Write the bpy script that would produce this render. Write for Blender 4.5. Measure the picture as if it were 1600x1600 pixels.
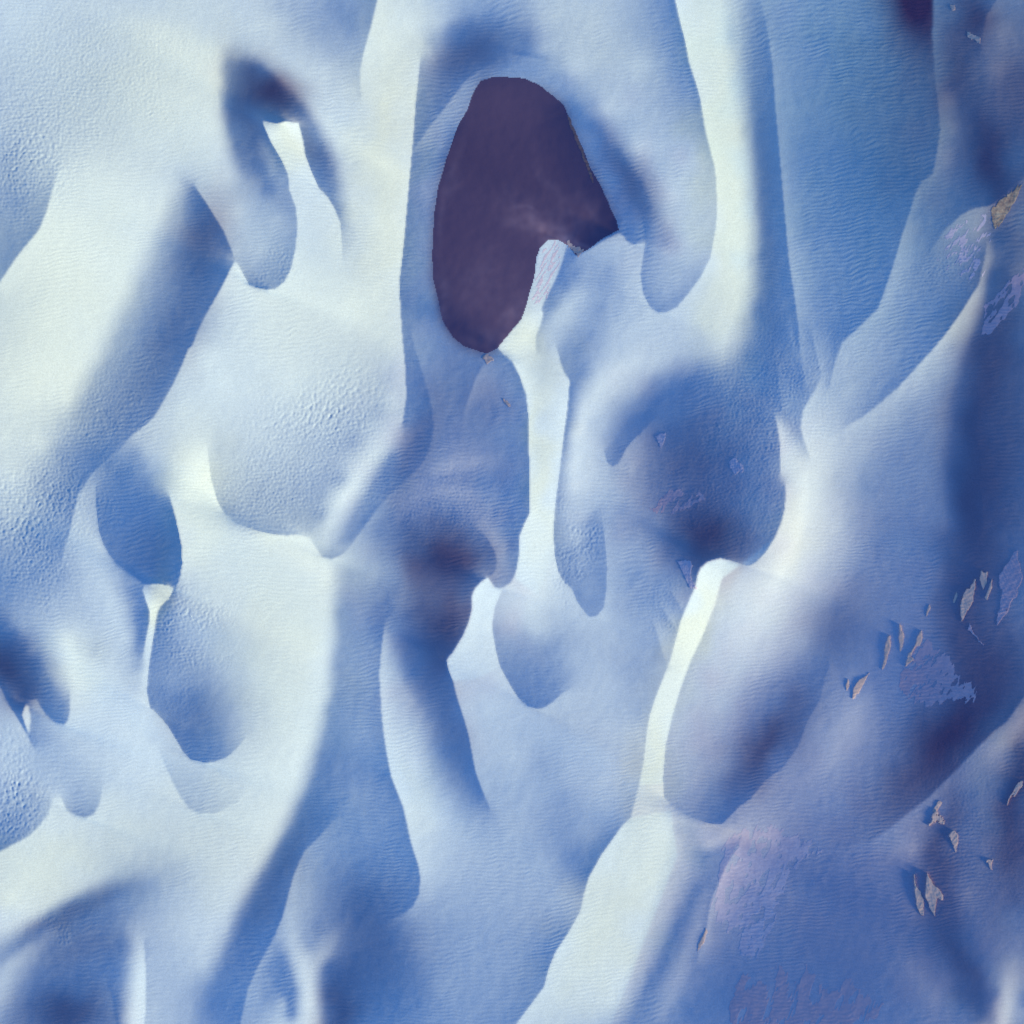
import bpy, math, random
import numpy as np
random.seed(7); rng = np.random.default_rng(7)
R = math.radians
scn = bpy.context.scene
for o in list(bpy.data.objects): bpy.data.objects.remove(o)

# ------------------------------------------------------------------ camera, sky, sun, exposure
U = 0.1                                    # metres for one unit of the plan (1600 x 1600 units in view)
SUN_EL = R(13.6); SUN_AZ = (0.9, -0.436)   # the low sun stands to the lower right of the picture
cam_d = bpy.data.cameras.new('camera'); cam = bpy.data.objects.new('camera', cam_d)
scn.collection.objects.link(cam); scn.camera = cam
cam_d.lens = 200.0; cam_d.sensor_width = 36.0; cam_d.clip_start = 10; cam_d.clip_end = 6000
cam.location = (0, 0, 160.0 * 200.0 / 36.0)

world = bpy.data.worlds.new('World'); scn.world = world; world.use_nodes = True
wn = world.node_tree; wn.nodes.clear()
sky = wn.nodes.new('ShaderNodeTexSky'); sky.sky_type = 'NISHITA'; sky.sun_disc = False
sky.sun_elevation = SUN_EL; sky.sun_rotation = math.atan2(SUN_AZ[0], SUN_AZ[1])
sky.air_density = 1.0; sky.dust_density = 0.0; sky.ozone_density = 8.2
bg = wn.nodes.new('ShaderNodeBackground'); bg.inputs[1].default_value = 0.1
wo = wn.nodes.new('ShaderNodeOutputWorld')
wn.links.new(sky.outputs[0], bg.inputs[0]); wn.links.new(bg.outputs[0], wo.inputs[0])

sun_d = bpy.data.lights.new('sun', 'SUN'); sun_d.energy = 2.2; sun_d.angle = R(8.0); sun_d.color = (1.0, 0.95, 0.56)
sun = bpy.data.objects.new('sun', sun_d); scn.collection.objects.link(sun)
sun.location = (400, -330, 190)
sun.rotation_euler = (math.pi / 2 - SUN_EL, 0, math.atan2(SUN_AZ[1], SUN_AZ[0]) + math.pi / 2)

scn.view_settings.view_transform = 'Standard'; scn.view_settings.look = 'None'
scn.view_settings.gamma = 1.0; scn.view_settings.use_curve_mapping = False
scn.view_settings.exposure = 1.1

# ------------------------------------------------------------------ light and shade wanted on the dunes, put into the relief
# Every crest is a polyline of x, y, brightness wanted on the left hand, brightness on the right hand
# (0.3 = blue shade, 0.6 = pale blue, 0.9 = sunlit cream).
CREST = [
 [0,452,.42,.8, 35,402,.42,.85, 68,362,.45,.86, 80,330,.5,.85, 95,270,.6,.76],
 [100,875,.5,.58, 112,825,.47,.68, 117,800,.46,.68, 122,775,.43,.64, 142,742,.38,.55, 162,722,.34,.45, 192,695,.33,.48,
  202,682,.33,.58, 222,667,.32,.64, 240,651,.31,.66, 250,635,.3,.66, 265,610,.29,.67, 285,572,.28,.7, 295,547,.27,.72,
  304,536,.27,.66, 310,517,.26,.56, 327,485,.25,.62, 350,445,.25,.85, 367,408,.25,.88],
 [365,400,.27,.6, 350,362,.25,.64, 325,322,.25,.68, 305,292,.4,.68],
 [365,400,.6,.8, 382,432,.45,.86, 390,446,.42,.83, 402,450,.4,.8, 415,453,.35,.82, 430,452,.35,.82, 445,440,.4,.84, 455,420,.46,.85,
  461,390,.5,.84, 464,350,.52,.82, 461,322,.5,.8, 451,295,.48,.8, 449,270,.44,.8, 437,245,.32,.82, 422,220,.28,.9, 410,192,.25,.95,
  409,186,.2,.96, 430,191,.18,.97, 445,187,.18,.97, 465,189,.18,.97, 472,212,.22,.96, 476,240,.28,.92, 485,265,.32,.88, 497,292,.36,.82,
  510,304,.38,.82, 522,325,.42,.82, 530,345,.5,.82, 532,370,.62,.82, 534,410,.78,.84],
 [562,150,.72,.8, 561,105,.58,.84, 566,80,.54,.85, 578,40,.48,.86, 588,0,.45,.86, 598,-60,.45,.86],
 [655,90,.55,.8, 648,150,.45,.85, 643,220,.42,.87, 636,300,.4,.89, 630,370,.38,.89, 622,440,.38,.88, 626,510,.4,.8, 632,570,.38,.74,
  634,620,.36,.7, 628,660,.36,.66],
 [482,841,.66,.84, 487,850,.6,.85, 500,870,.5,.8, 515,875,.42,.72, 535,865,.35,.62, 550,847,.33,.56, 582,802,.3,.48, 605,775,.3,.42, 625,757,.27,.41,
  650,735,.26,.41, 662,717,.26,.41, 671,697,.26,.41, 676,670,.26,.42, 675,640,.28,.42, 667,607,.3,.43, 657,575,.32,.44, 646,540,.35,.46, 640,507,.4,.44],
 [322,700,.72,.85, 327,747,.6,.9, 337,782,.5,.9, 347,802,.48,.9, 365,817,.48,.88, 400,830,.48,.87, 425,835,.48,.86, 447,837,.5,.86, 465,835,.55,.86, 482,841,.62,.85],
 [150,760,.5,.6, 150,790,.4,.65, 155,830,.36,.68, 162,850,.34,.7, 172,867,.34,.65, 185,882,.33,.55, 200,892,.32,.5, 212,900,.3,.48, 225,910,.27,.48],
 [225,1030,.52,.7, 230,1000,.42,.85, 236,970,.4,.92, 236,955,.4,.95, 230,937,.45,.97, 226,922,.46,.97, 228,914,.35,.97, 250,912,.25,.97, 265,914,.25,.97,
  273,919,.27,.97, 265,935,.4,.96, 252,947,.4,.95, 247,960,.42,.93, 244,980,.42,.9, 239,1012,.42,.88, 235,1037,.42,.86, 232,1065,.42,.85, 231,1080,.4,.82,
  236,1105,.38,.78, 250,1117,.38,.75, 265,1135,.36,.72, 277,1155,.35,.7, 287,1172,.35,.68, 300,1185,.36,.68, 320,1190,.37,.68, 337,1189,.4,.7,
  355,1182,.45,.7, 370,1170,.52,.7, 385,1152,.62,.72],
 [275,922,.3,.5, 283,902,.26,.75, 287,880,.25,.88, 286,855,.27,.9, 281,830,.3,.9, 275,805,.33,.88, 266,775,.42,.82],
 [250,1170,.72,.8, 262,1202,.62,.78, 270,1220,.6,.77, 282,1245,.58,.76, 295,1262,.57,.75, 310,1270,.57,.74, 330,1271,.6,.74, 350,1265,.65,.75, 375,1250,.72,.76],
 [52,1091,.15,.6, 62,1090,.2,.6, 67,1097,.25,.6, 77,1115,.3,.62, 92,1127,.33,.66, 105,1130,.38,.72, 112,1122,.42,.75, 116,1105,.5,.78, 116,1080,.6,.8],
 [-60,985,.2,.5, 0,1062,.2,.5, 15,1090,.2,.6, 30,1115,.2,.65, 40,1135,.3,.7, 55,1165,.5,.65],
 [47,1142,.3,.85, 39,1115,.25,.95, 45,1099,.15,.95, 50,1102,.5,.95, 52,1120,.5,.9, 49,1145,.5,.8],
 [97,1245,.62,.8, 104,1263,.55,.8, 118,1272,.47,.8, 135,1277,.45,.78, 148,1271,.47,.75, 157,1255,.55,.75, 162,1230,.63,.74],
 [-60,1350,.35,.75, 0,1330,.35,.75, 25,1317,.42,.78, 47,1305,.48,.8, 62,1290,.52,.8, 77,1272,.6,.8, 83,1250,.65,.78],
 [224,1470,.55,.65, 227,1510,.58,.8, 228,1560,.6,.84, 226,1600,.62,.85, 222,1680,.62,.85],
 [165,1530,.32,.36, 176,1560,.28,.4, 183,1600,.28,.42, 188,1660,.28,.42],
 [368,1640,.33,.5, 375,1600,.33,.5, 387,1545,.33,.52, 400,1515,.32,.5, 427,1465,.3,.5, 440,1435,.28,.58, 450,1397,.28,.6, 457,1370,.28,.58, 475,1330,.3,.52,
  500,1305,.32,.48, 527,1275,.38,.46],
 [600,1443,.3,.33, 617,1434,.32,.42, 632,1426,.33,.5, 646,1415,.35,.55, 655,1395,.36,.6, 657,1372,.37,.68, 654,1350,.38,.74, 647,1330,.37,.76, 641,1307,.37,.77,
  637,1287,.38,.8, 630,1257,.4,.82, 620,1232,.4,.84, 612,1212,.38,.84, 605,1180,.42,.82, 600,1150,.44,.8, 596,1117,.46,.78, 592,1055,.46,.76, 594,1025,.46,.72,
  597,995,.38,.65, 600,975,.4,.52],
 [765,1262,.45,.55, 752,1232,.3,.6, 742,1205,.27,.62, 732,1150,.27,.66, 725,1125,.28,.68, 715,1095,.3,.7, 707,1065,.3,.74, 699,1045,.22,.76, 697,1032,.18,.77,
  707,1020,.2,.78, 722,995,.22,.8, 732,972,.25,.82, 737,950,.25,.84, 736,935,.25,.86, 740,922,.25,.88, 750,910,.25,.9, 762,902,.25,.9, 768,910,.45,.88,
  772,917,.5,.85, 780,920,.5,.82, 790,917,.48,.8, 800,908,.45,.8, 807,892,.4,.84, 811,867,.38,.86, 812,837,.37,.88, 820,817,.35,.9, 827,803,.35,.92,
  827,725,.38,.85, 826,650,.38,.83, 822,615,.38,.85, 812,587,.38,.87, 800,562,.4,.88, 787,552,.42,.88, 778,542,.45,.9, 785,532,.5,.85, 800,515,.5,.83,
  815,497,.5,.8, 825,467,.5,.72, 835,432,.5,.7, 840,400,.5,.72, 846,382,.5,.75, 858,371,.5,.75, 872,371,.45,.7, 888,378,.45,.6],
 [646,225,.42,.5, 667,195,.38,.55, 695,160,.34,.53, 725,122,.3,.48, 745,107,.28,.42, 765,98,.28,.36],
 [1010,375,.42,.62, 1006,400,.5,.68, 1002,425,.47,.68, 1006,455,.46,.68, 1017,477,.46,.7, 1030,486,.46,.7, 1042,486,.47,.71, 1060,477,.48,.73, 1077,457,.5,.76,
  1097,430,.55,.82, 1112,400,.6,.88, 1121,350,.65,.92, 1122,312,.66,.93, 1119,262,.62,.93, 1112,237,.58,.93, 1102,195,.5,.92, 1095,150,.45,.9, 1087,125,.4,.88,
  1077,95,.38,.88, 1070,60,.36,.88, 1062,30,.35,.86, 1055,0,.35,.85, 1042,-60,.35,.85],
 [1262,600,.4,.48, 1255,560,.39,.52, 1250,500,.34,.54, 1245,462,.32,.56, 1235,400,.3,.56, 1227,312,.3,.54, 1214,175,.3,.52, 1207,87,.31,.5, 1198,30,.38,.46, 1190,0,.42,.48],
 [1300,600,.48,.6, 1310,560,.45,.61, 1320,532,.4,.6, 1340,515,.34,.58, 1360,495,.33,.57, 1375,480,.33,.57, 1397,415,.35,.58, 1412,362,.34,.56, 1422,330,.33,.53,
  1431,300,.31,.5, 1440,283,.31,.47, 1457,272,.31,.5, 1463,240,.29,.52, 1468,205,.29,.5, 1465,165,.28,.46, 1460,120,.28,.4, 1456,60,.2,.38, 1457,0,.15,.38],
 [1528,90,.18,.3, 1532,60,.15,.38, 1537,30,.12,.4, 1547,12,.1,.42, 1556,0,.1,.42, 1580,-50,.1,.42],
 [1450,400,.42,.44, 1475,360,.38,.52, 1500,337,.36,.55, 1520,326,.34,.58, 1545,322,.15,.55, 1560,312,.15,.5, 1580,295,.18,.45, 1600,275,.2,.4, 1660,230,.2,.4],
 [1320,672,.62,.7, 1335,660,.55,.7, 1350,652,.5,.68, 1370,637,.45,.66, 1387,622,.43,.65, 1407,605,.42,.68, 1425,585,.4,.7, 1445,562,.38,.7, 1460,545,.36,.72,
  1475,527,.33,.76, 1490,507,.33,.83, 1505,485,.33,.86, 1517,465,.35,.86, 1530,445,.38,.8, 1537,412,.4,.66, 1542,380,.45,.6],
 [1268,712,.7,.88, 1260,690,.55,.85, 1254,668,.5,.8, 1258,640,.48,.75, 1275,612,.5,.7, 1292,580,.52,.62],
 [1222,740,.48,.8, 1222,700,.45,.85, 1218,670,.42,.85, 1214,652,.4,.6],
 [945,705,.5,.6, 950,722,.4,.58, 958,728,.35,.56, 966,724,.33,.56, 973,714,.3,.55, 978,702,.28,.55, 990,687,.28,.52, 1007,672,.27,.48, 1022,655,.27,.4, 1035,640,.27,.3],
 [985,1285,.52,.74, 1000,1230,.6,.8, 1008,1190,.62,.84, 1012,1150,.6,.84, 1017,1120,.55,.86, 1025,1095,.52,.88, 1040,1057,.55,.89, 1050,1030,.6,.9, 1060,990,.55,.93,
  1065,970,.5,.94, 1077,940,.5,.95, 1088,915,.45,.96, 1090,900,.3,.97, 1095,887,.22,.97, 1107,877,.17,.96, 1127,872,.17,.95, 1140,875,.2,.88, 1155,880,.28,.78,
  1170,885,.35,.72, 1185,877,.37,.75, 1200,860,.37,.88, 1212,840,.38,.92, 1222,817,.4,.92, 1228,795,.42,.9, 1230,760,.45,.82],
 [1130,905,.84,.95, 1120,945,.74,.95, 1102,990,.66,.95, 1080,1038,.62,.93, 1065,1080,.6,.91, 1053,1120,.6,.88, 1042,1170,.58,.85, 1038,1220,.57,.86, 1040,1250,.56,.85,
  1050,1262,.53,.83, 1070,1275,.5,.8, 1095,1286,.45,.72, 1112,1291,.35,.62, 1130,1292,.25,.55, 1142,1280,.22,.52, 1160,1262,.2,.52, 1175,1252,.18,.5, 1200,1222,.18,.46,
  1227,1202,.17,.43, 1250,1170,.18,.41, 1265,1130,.2,.41, 1285,1095,.22,.4, 1292,1065,.25,.4, 1302,1037,.3,.38],
 [870,540,.5,.68, 877,565,.46,.75, 882,580,.44,.8, 891,592,.42,.85, 889,620,.38,.86, 886,650,.36,.86, 882,675,.36,.86, 879,700,.42,.86, 876,725,.5,.87, 870,770,.5,.9,
  866,810,.48,.9, 865,837,.45,.88, 867,868,.42,.85, 873,895,.4,.75, 882,910,.38,.66, 895,922,.38,.62, 902,940,.38,.62, 910,952,.4,.62, 922,965,.4,.62, 934,963,.4,.62,
  944,950,.4,.6, 948,920,.4,.56, 949,887,.4,.56, 947,857,.42,.56, 944,830,.45,.55, 940,800,.5,.54],
 [885,385,.4,.6, 878,410,.4,.66, 868,435,.4,.68, 855,460,.42,.7, 846,480,.48,.78, 849,488,.48,.85, 845,505,.55,.85, 838,522,.58,.82, 837,545,.62,.8],
 [900,398,.3,.5, 920,388,.3,.55, 940,375,.3,.6, 955,367,.3,.62, 967,362,.3,.65, 975,365,.32,.68, 980,372,.35,.68, 992,379,.38,.66, 1008,375,.4,.6],
 [766,900,.2,.6, 773,890,.22,.52, 776,876,.24,.5, 772,860,.28,.5, 760,840,.32,.48, 740,822,.35,.44],
 [785,922,.68,.85, 773,950,.62,.84, 769,975,.52,.82, 770,992,.46,.78, 775,1020,.42,.74, 782,1045,.38,.72, 800,1077,.36,.68, 812,1095,.36,.66, 825,1105,.37,.65,
  840,1110,.38,.63, 852,1107,.38,.63, 867,1097,.4,.62, 877,1087,.44,.62, 890,1078,.5,.6],
 [770,1640,.42,.72, 805,1600,.42,.73, 830,1567,.42,.76, 850,1540,.42,.78, 857,1512,.4,.8, 867,1487,.38,.81, 885,1460,.42,.82, 897,1440,.5,.82, 907,1422,.58,.82, 912,1397,.55,.83,
  920,1370,.4,.85, 940,1335,.38,.86, 957,1312,.4,.86, 972,1292,.45,.84, 985,1280,.52,.8],
 [1365,1318,.34,.4, 1387,1302,.3,.42, 1400,1292,.28,.43, 1425,1270,.25,.43, 1450,1252,.22,.43, 1475,1227,.18,.42, 1495,1207,.15,.38, 1515,1185,.13,.42, 1532,1167,.12,.45,
  1555,1142,.12,.48, 1575,1127,.13,.48, 1600,1090,.17,.45, 1650,1020,.17,.45],
 [800,82,.36,.44, 825,86,.36,.47, 850,92,.45,.5],
 [722,660,.4,.43, 730,625,.35,.48, 737,607,.33,.5, 742,590,.33,.5, 755,568,.33,.46],
 [1090,1500,.45,.55, 1105,1450,.44,.63, 1112,1410,.43,.64, 1135,1360,.44,.64, 1160,1320,.48,.62],
 [690,262,.42,.47, 697,240,.38,.5, 703,222,.36,.5, 712,200,.38,.46],
 [1045,1045,.5,.56, 1030,1000,.47,.58, 1024,975,.45,.56], [1058,985,.48,.56, 1045,965,.44,.56, 1036,950,.44,.52], [1068,955,.46,.56, 1058,938,.42,.54, 1048,925,.42,.5],
 [1248,560,.42,.5, 1238,520,.38,.46, 1228,470,.36,.4], [1288,590,.5,.58, 1280,550,.46,.56, 1272,515,.44,.5],
 [1225,640,.4,.5, 1220,600,.37,.46, 1216,550,.36,.4],
 [1000,325,.3,.34, 1007,348,.3,.42, 1009,372,.36,.48],
]
# Wanted brightness at spots between the crests: x, y, tone
SPOT = [
 292,290,.55, 262,380,.5, 230,450,.5, 190,530,.5, 155,590,.5, 122,650,.5, 95,710,.5, 68,750,.55, 270,290,.78, 220,380,.83, 190,450,.84, 140,550,.84, 100,620,.84, 60,690,.84, 20,740,.8,
 310,310,.27, 320,380,.25, 300,450,.27, 270,520,.3, 235,590,.33, 210,630,.35, 180,660,.36, 150,700,.38, 297,268,.72,
 395,190,.28, 412,230,.42, 425,260,.5, 435,290,.5, 450,320,.46, 385,160,.2, 392,220,.26, 402,260,.3, 418,290,.36, 380,300,.6, 410,320,.55, 430,350,.62, 400,390,.62, 430,410,.5, 370,330,.75,
 395,130,.12, 430,160,.13, 420,140,.1, 400,120,.17, 470,190,.22, 500,240,.33, 515,300,.4, 400,75,.68, 450,120,.76, 500,180,.76, 545,260,.74, 555,340,.78, 350,60,.78, 335,140,.84, 338,220,.82,
 352,270,.78, 358,100,.45, 368,140,.25, 370,200,.28, 385,260,.42, 400,40,.76, 510,40,.5, 470,20,.55, 430,5,.6, 420,25,.72, 500,110,.75, 545,140,.74, 540,85,.56,
 600,60,.87, 600,150,.86, 600,250,.87, 595,350,.88, 590,450,.88, 640,30,.85, 680,30,.72, 665,70,.7, 655,60,.76,
 617,625,.72, 600,680,.74, 560,737,.8, 537,772,.86, 515,815,.74, 505,845,.64, 612,720,.36, 590,760,.36, 570,795,.38, 340,700,.62, 400,780,.5, 450,810,.5, 500,770,.5, 550,690,.5, 590,640,.55,
 600,590,.62, 560,570,.7, 500,620,.72, 450,650,.7, 400,680,.68, 500,805,.46, 480,820,.5, 530,750,.46,
 550,480,.87, 500,450,.82, 420,520,.8, 450,600,.82, 350,600,.8, 400,470,.83, 310,720,.9, 300,760,.9, 310,830,.89, 330,560,.82, 290,640,.74,
 250,735,.52, 235,705,.6, 220,850,.33, 240,890,.25, 200,800,.36, 230,780,.37, 190,740,.38, 260,850,.29, 210,715,.42, 135,790,.62, 130,850,.66, 160,900,.72, 190,950,.72, 200,1000,.72, 180,1050,.75,
 115,1020,.88, 130,1050,.85, 185,890,.6, 200,940,.6, 212,985,.55, 214,1030,.6, 214,1070,.66, 212,930,.43, 222,960,.38, 220,1000,.38, 218,1040,.5, 230,1120,.8, 220,1180,.8, 150,1150,.72, 170,1250,.78,
 300,960,.66, 280,940,.6, 260,1000,.46, 270,1060,.48, 310,1060,.5, 290,1120,.38, 310,1090,.38, 330,1150,.38, 350,1100,.5, 370,1050,.65, 390,1000,.75, 340,1000,.65, 400,1120,.68, 300,1220,.6,
 10,1010,.15, 0,1040,.15, 40,1070,.15, 50,1085,.15, 60,1130,.5, 70,1150,.5, 90,1160,.58, 100,1200,.6, 120,1240,.55, 130,1265,.5, 60,1040,.28, 80,1070,.35, 100,1100,.38, 30,990,.35, 60,1010,.5, 85,1040,.55,
 103,1060,.7, 20,960,.5, 40,980,.55, 20,1280,.45, 30,1240,.58, 10,1200,.65, 50,1260,.52, 20,1160,.68, 25,1082,.45, 12,1068,.4, 35,1093,.45,
 50,1370,.83, 20,1400,.85, 100,1340,.79, 200,1320,.72, 250,1310,.7, 300,1320,.72, 380,1350,.78, 340,1400,.76, 0,1495,.48, 40,1470,.4, 80,1437,.33, 120,1415,.33, 180,1395,.38, 230,1385,.48, 270,1370,.58,
 0,1450,.8, 60,1415,.8, 110,1385,.75, 170,1355,.66, 230,1340,.65, 0,1530,.65, 20,1505,.62, 45,1482,.56, 75,1460,.48, 0,1557,.62, 80,1480,.4, 130,1470,.38, 60,1520,.38, 100,1500,.4, 170,1490,.34,
 100,1570,.15, 80,1590,.15, 120,1550,.2, 60,1560,.3, 30,1590,.36, 150,1545,.34, 160,1590,.36, 200,1500,.58, 200,1550,.62, 215,1460,.6, 220,1500,.78, 215,1550,.85, 210,1590,.88, 188,1570,.3, 184,1520,.32, 190,1480,.36,
 260,1480,.6, 280,1540,.58, 300,1450,.7, 290,1580,.55,
 505,900,.88, 505,1000,.88, 500,1080,.88, 480,1150,.88, 455,1230,.86, 420,1310,.83, 380,1370,.8, 345,1440,.73, 315,1510,.65, 537,900,.48, 532,960,.43, 528,1040,.42, 520,1110,.41, 507,1180,.38, 482,1260,.32,
 452,1320,.27, 420,1380,.26, 390,1440,.28, 360,1510,.33, 330,1580,.36, 560,960,.52, 565,1050,.5, 560,1150,.5, 560,1240,.48, 580,900,.5, 600,950,.38, 580,1010,.48,
 580,1300,.45, 560,1350,.38, 570,1400,.3, 560,1430,.28, 520,1350,.45, 500,1370,.48, 470,1420,.56, 480,1520,.78, 482,1570,.86, 450,1420,.6, 455,1470,.64, 470,1500,.74, 478,1600,.82,
 520,1465,.5, 505,1490,.62, 492,1515,.72, 485,1478,.48, 495,1450,.45, 440,1510,.35, 452,1550,.3, 430,1480,.45, 420,1560,.45, 445,1570,.6, 440,1600,.68, 400,1580,.5, 515,1520,.28, 522,1560,.18, 535,1590,.12,
 540,1540,.2, 560,1500,.28, 590,1500,.3, 610,1460,.3, 620,1500,.32, 640,1540,.36, 600,1560,.3, 630,1450,.42, 660,1480,.48, 690,1540,.5, 680,1590,.45, 700,1450,.5, 660,1425,.53,
 680,1350,.68, 700,1300,.65, 680,1280,.75, 660,1250,.78, 650,1200,.75, 720,1350,.6, 750,1400,.55, 700,1400,.55, 760,1480,.5, 780,1560,.48, 740,1590,.48,
 620,1080,.65, 610,1030,.6, 640,1100,.6, 640,1150,.7, 630,1180,.75,
 690,220,.5, 660,300,.48, 655,380,.45, 648,450,.42, 670,480,.38, 665,330,.44, 660,420,.42, 690,540,.38, 700,600,.4, 660,520,.45, 720,570,.36, 740,640,.38, 700,680,.38, 720,70,.3, 750,60,.3, 700,110,.35, 680,150,.4,
 760,80,.23, 670,60,.55, 690,20,.65, 740,10,.5, 780,40,.4, 800,20,.5, 820,60,.43, 860,20,.68, 850,75,.62, 900,100,.72, 950,170,.72, 1000,230,.72, 1050,300,.72, 1080,370,.7, 1090,250,.68, 1000,100,.68, 930,40,.67,
 880,120,.5, 920,170,.46, 960,220,.46, 990,270,.44, 1015,320,.44, 1020,355,.42, 930,205,.28, 970,250,.25, 1000,290,.23, 1012,320,.27, 895,168,.3, 920,210,.38, 945,260,.36, 970,310,.36, 990,345,.36, 1000,365,.38,
 780,140,.5, 760,200,.5, 730,260,.5, 720,350,.5, 700,400,.5, 730,460,.5, 760,500,.5, 800,400,.5, 800,300,.5, 850,250,.5, 870,320,.5, 830,180,.5, 920,330,.5, 800,340,.52, 850,360,.54,
 1040,400,.6, 1060,430,.6, 1040,450,.55, 1090,380,.68, 1035,370,.5, 1050,340,.66, 1040,60,.45, 1070,140,.48, 1085,180,.53, 1000,40,.52,
 1120,0,.8, 1130,100,.82, 1150,200,.86, 1160,300,.9, 1162,400,.9, 1152,480,.85, 1130,540,.75, 1178,0,.45, 1180,100,.42, 1190,200,.37, 1200,300,.35, 1198,400,.36, 1195,480,.37, 1180,550,.38, 1200,600,.36, 1220,520,.35,
 1150,620,.38, 1150,50,.6, 1168,200,.6, 1170,500,.55, 1178,300,.6, 1180,400,.6,
 1250,30,.42, 1290,60,.36, 1320,30,.4, 1260,150,.43, 1330,150,.37, 1260,250,.42, 1350,250,.34, 1270,350,.42, 1340,350,.36, 1400,280,.33, 1430,330,.4, 1300,450,.4, 1370,430,.38, 1310,510,.38, 1440,200,.33,
 1365,20,.32, 1395,60,.28, 1435,95,.28, 1420,20,.15, 1440,50,.15, 1482,160,.5, 1488,200,.52, 1480,250,.52, 1450,330,.43, 1460,380,.44, 1440,430,.46, 1500,260,.36, 1512,150,.2, 1530,230,.15, 1550,270,.13, 1545,300,.18,
 1500,100,.24, 1515,50,.18, 1540,15,.15, 1565,55,.48, 1590,30,.36, 1555,110,.47, 1590,120,.3, 1560,170,.36, 1590,180,.3, 1580,230,.25, 1520,350,.58, 1500,380,.52, 1535,370,.55, 1560,375,.28, 1570,400,.38, 1590,340,.42,
 1590,370,.44, 1562,440,.26, 1538,420,.66, 1527,470,.83, 1512,510,.76, 1498,540,.6, 1485,600,.53, 1478,680,.5, 1475,760,.46, 1480,820,.42, 1470,900,.4, 1554,440,.25, 1547,500,.22, 1535,540,.22, 1524,600,.22, 1517,680,.2,
 1515,760,.16, 1515,830,.15, 1520,890,.17, 1560,560,.3, 1570,650,.28, 1560,750,.26, 1590,700,.31, 1590,560,.26, 1590,800,.34, 1570,850,.28, 1560,500,.34, 1590,440,.46, 1595,420,.5,
 1225,690,.82, 1245,668,.5, 1235,650,.48, 1240,720,.85, 1270,740,.9, 1260,800,.93, 1230,850,.93, 1255,880,.86, 1240,870,.95, 1215,920,.92, 1190,960,.85, 1165,1010,.75, 1140,1060,.66, 1120,1100,.6,
 1320,750,.6, 1300,820,.75, 1330,690,.66, 1300,900,.6, 1270,950,.6, 1250,1000,.58, 1230,1040,.5, 1200,1020,.66, 1360,760,.46, 1400,720,.46, 1430,680,.48, 1380,850,.4, 1350,900,.42, 1320,950,.38, 1310,1000,.35, 1420,800,.42,
 1440,900,.38, 1400,950,.38, 1340,820,.53, 1430,640,.52, 1300,665,.7, 1290,700,.8, 1390,560,.5, 1430,500,.42, 1350,560,.58, 1330,610,.6,
 1080,600,.32, 1040,630,.3, 1100,580,.42, 1060,560,.56, 1000,640,.45, 1030,600,.42, 1000,600,.6, 960,640,.6, 970,690,.36, 1000,665,.3, 990,720,.55, 970,760,.55, 1000,760,.5, 980,800,.5, 930,660,.65, 925,620,.78,
 920,720,.72, 898,760,.8, 905,800,.66, 1050,680,.28, 1100,680,.33, 1100,740,.25, 1060,760,.3, 1090,790,.22, 1080,830,.18, 1110,850,.16, 1140,800,.25, 1150,740,.3, 1180,760,.34, 1190,820,.36, 1200,700,.4, 1180,640,.37,
 1210,750,.42, 1130,865,.2, 1030,740,.36, 1030,820,.46, 1010,860,.5,
 1100,1150,.55, 1080,1220,.55, 1130,1200,.48, 1150,1130,.5, 1170,1180,.35, 1190,1150,.28, 1220,1120,.24, 1240,1090,.26, 1210,1170,.18, 1180,1220,.2, 1150,1240,.3, 1120,1260,.42, 1260,1060,.32, 1230,1070,.36, 1180,1090,.46,
 840,700,.75, 850,650,.72, 845,600,.72, 840,760,.88, 850,800,.9, 840,850,.9, 835,900,.84, 832,940,.8, 836,980,.66, 890,800,.65, 900,780,.68, 900,840,.6, 910,880,.5, 925,850,.42, 890,870,.45, 920,920,.45, 930,820,.45,
 1000,560,.73, 950,590,.76, 920,630,.8, 900,680,.78, 895,730,.8, 800,545,.9, 820,530,.9, 830,500,.9, 850,540,.62, 860,510,.62, 860,560,.68, 880,485,.66, 905,460,.6, 920,520,.46, 900,550,.42, 910,580,.42, 935,480,.48,
 862,475,.44, 880,440,.4, 875,415,.42, 920,425,.53, 950,430,.5, 960,480,.56, 980,520,.66, 940,400,.54, 960,380,.62,
 680,740,.48, 720,730,.5, 670,770,.4, 750,700,.42, 780,640,.38, 800,700,.38, 790,760,.35, 750,760,.38, 745,805,.46, 770,835,.5, 785,855,.5, 790,878,.5, 800,840,.32, 800,800,.33, 690,860,.12, 710,870,.12, 680,880,.12,
 650,840,.2, 640,820,.25, 700,820,.25, 740,860,.2, 740,890,.16, 720,910,.18, 670,920,.2, 700,950,.23, 680,1000,.2, 690,1020,.16, 650,960,.28, 630,900,.36, 610,850,.4, 600,830,.36, 605,800,.38, 620,770,.4, 620,1000,.5,
 625,940,.45, 650,1050,.33, 680,1080,.28, 700,1120,.3, 660,1090,.45, 705,1170,.32, 660,1140,.56, 680,1200,.5, 712,1220,.45, 640,1020,.42,
 760,1000,.73, 740,1050,.72, 770,1100,.7, 760,960,.8, 760,1150,.65, 800,1180,.65, 800,960,.68, 820,1000,.48, 840,1040,.38, 860,1020,.42, 870,1060,.4, 850,1070,.38, 810,1040,.38, 880,1000,.5, 900,1030,.55, 860,970,.6, 880,960,.62,
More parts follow.
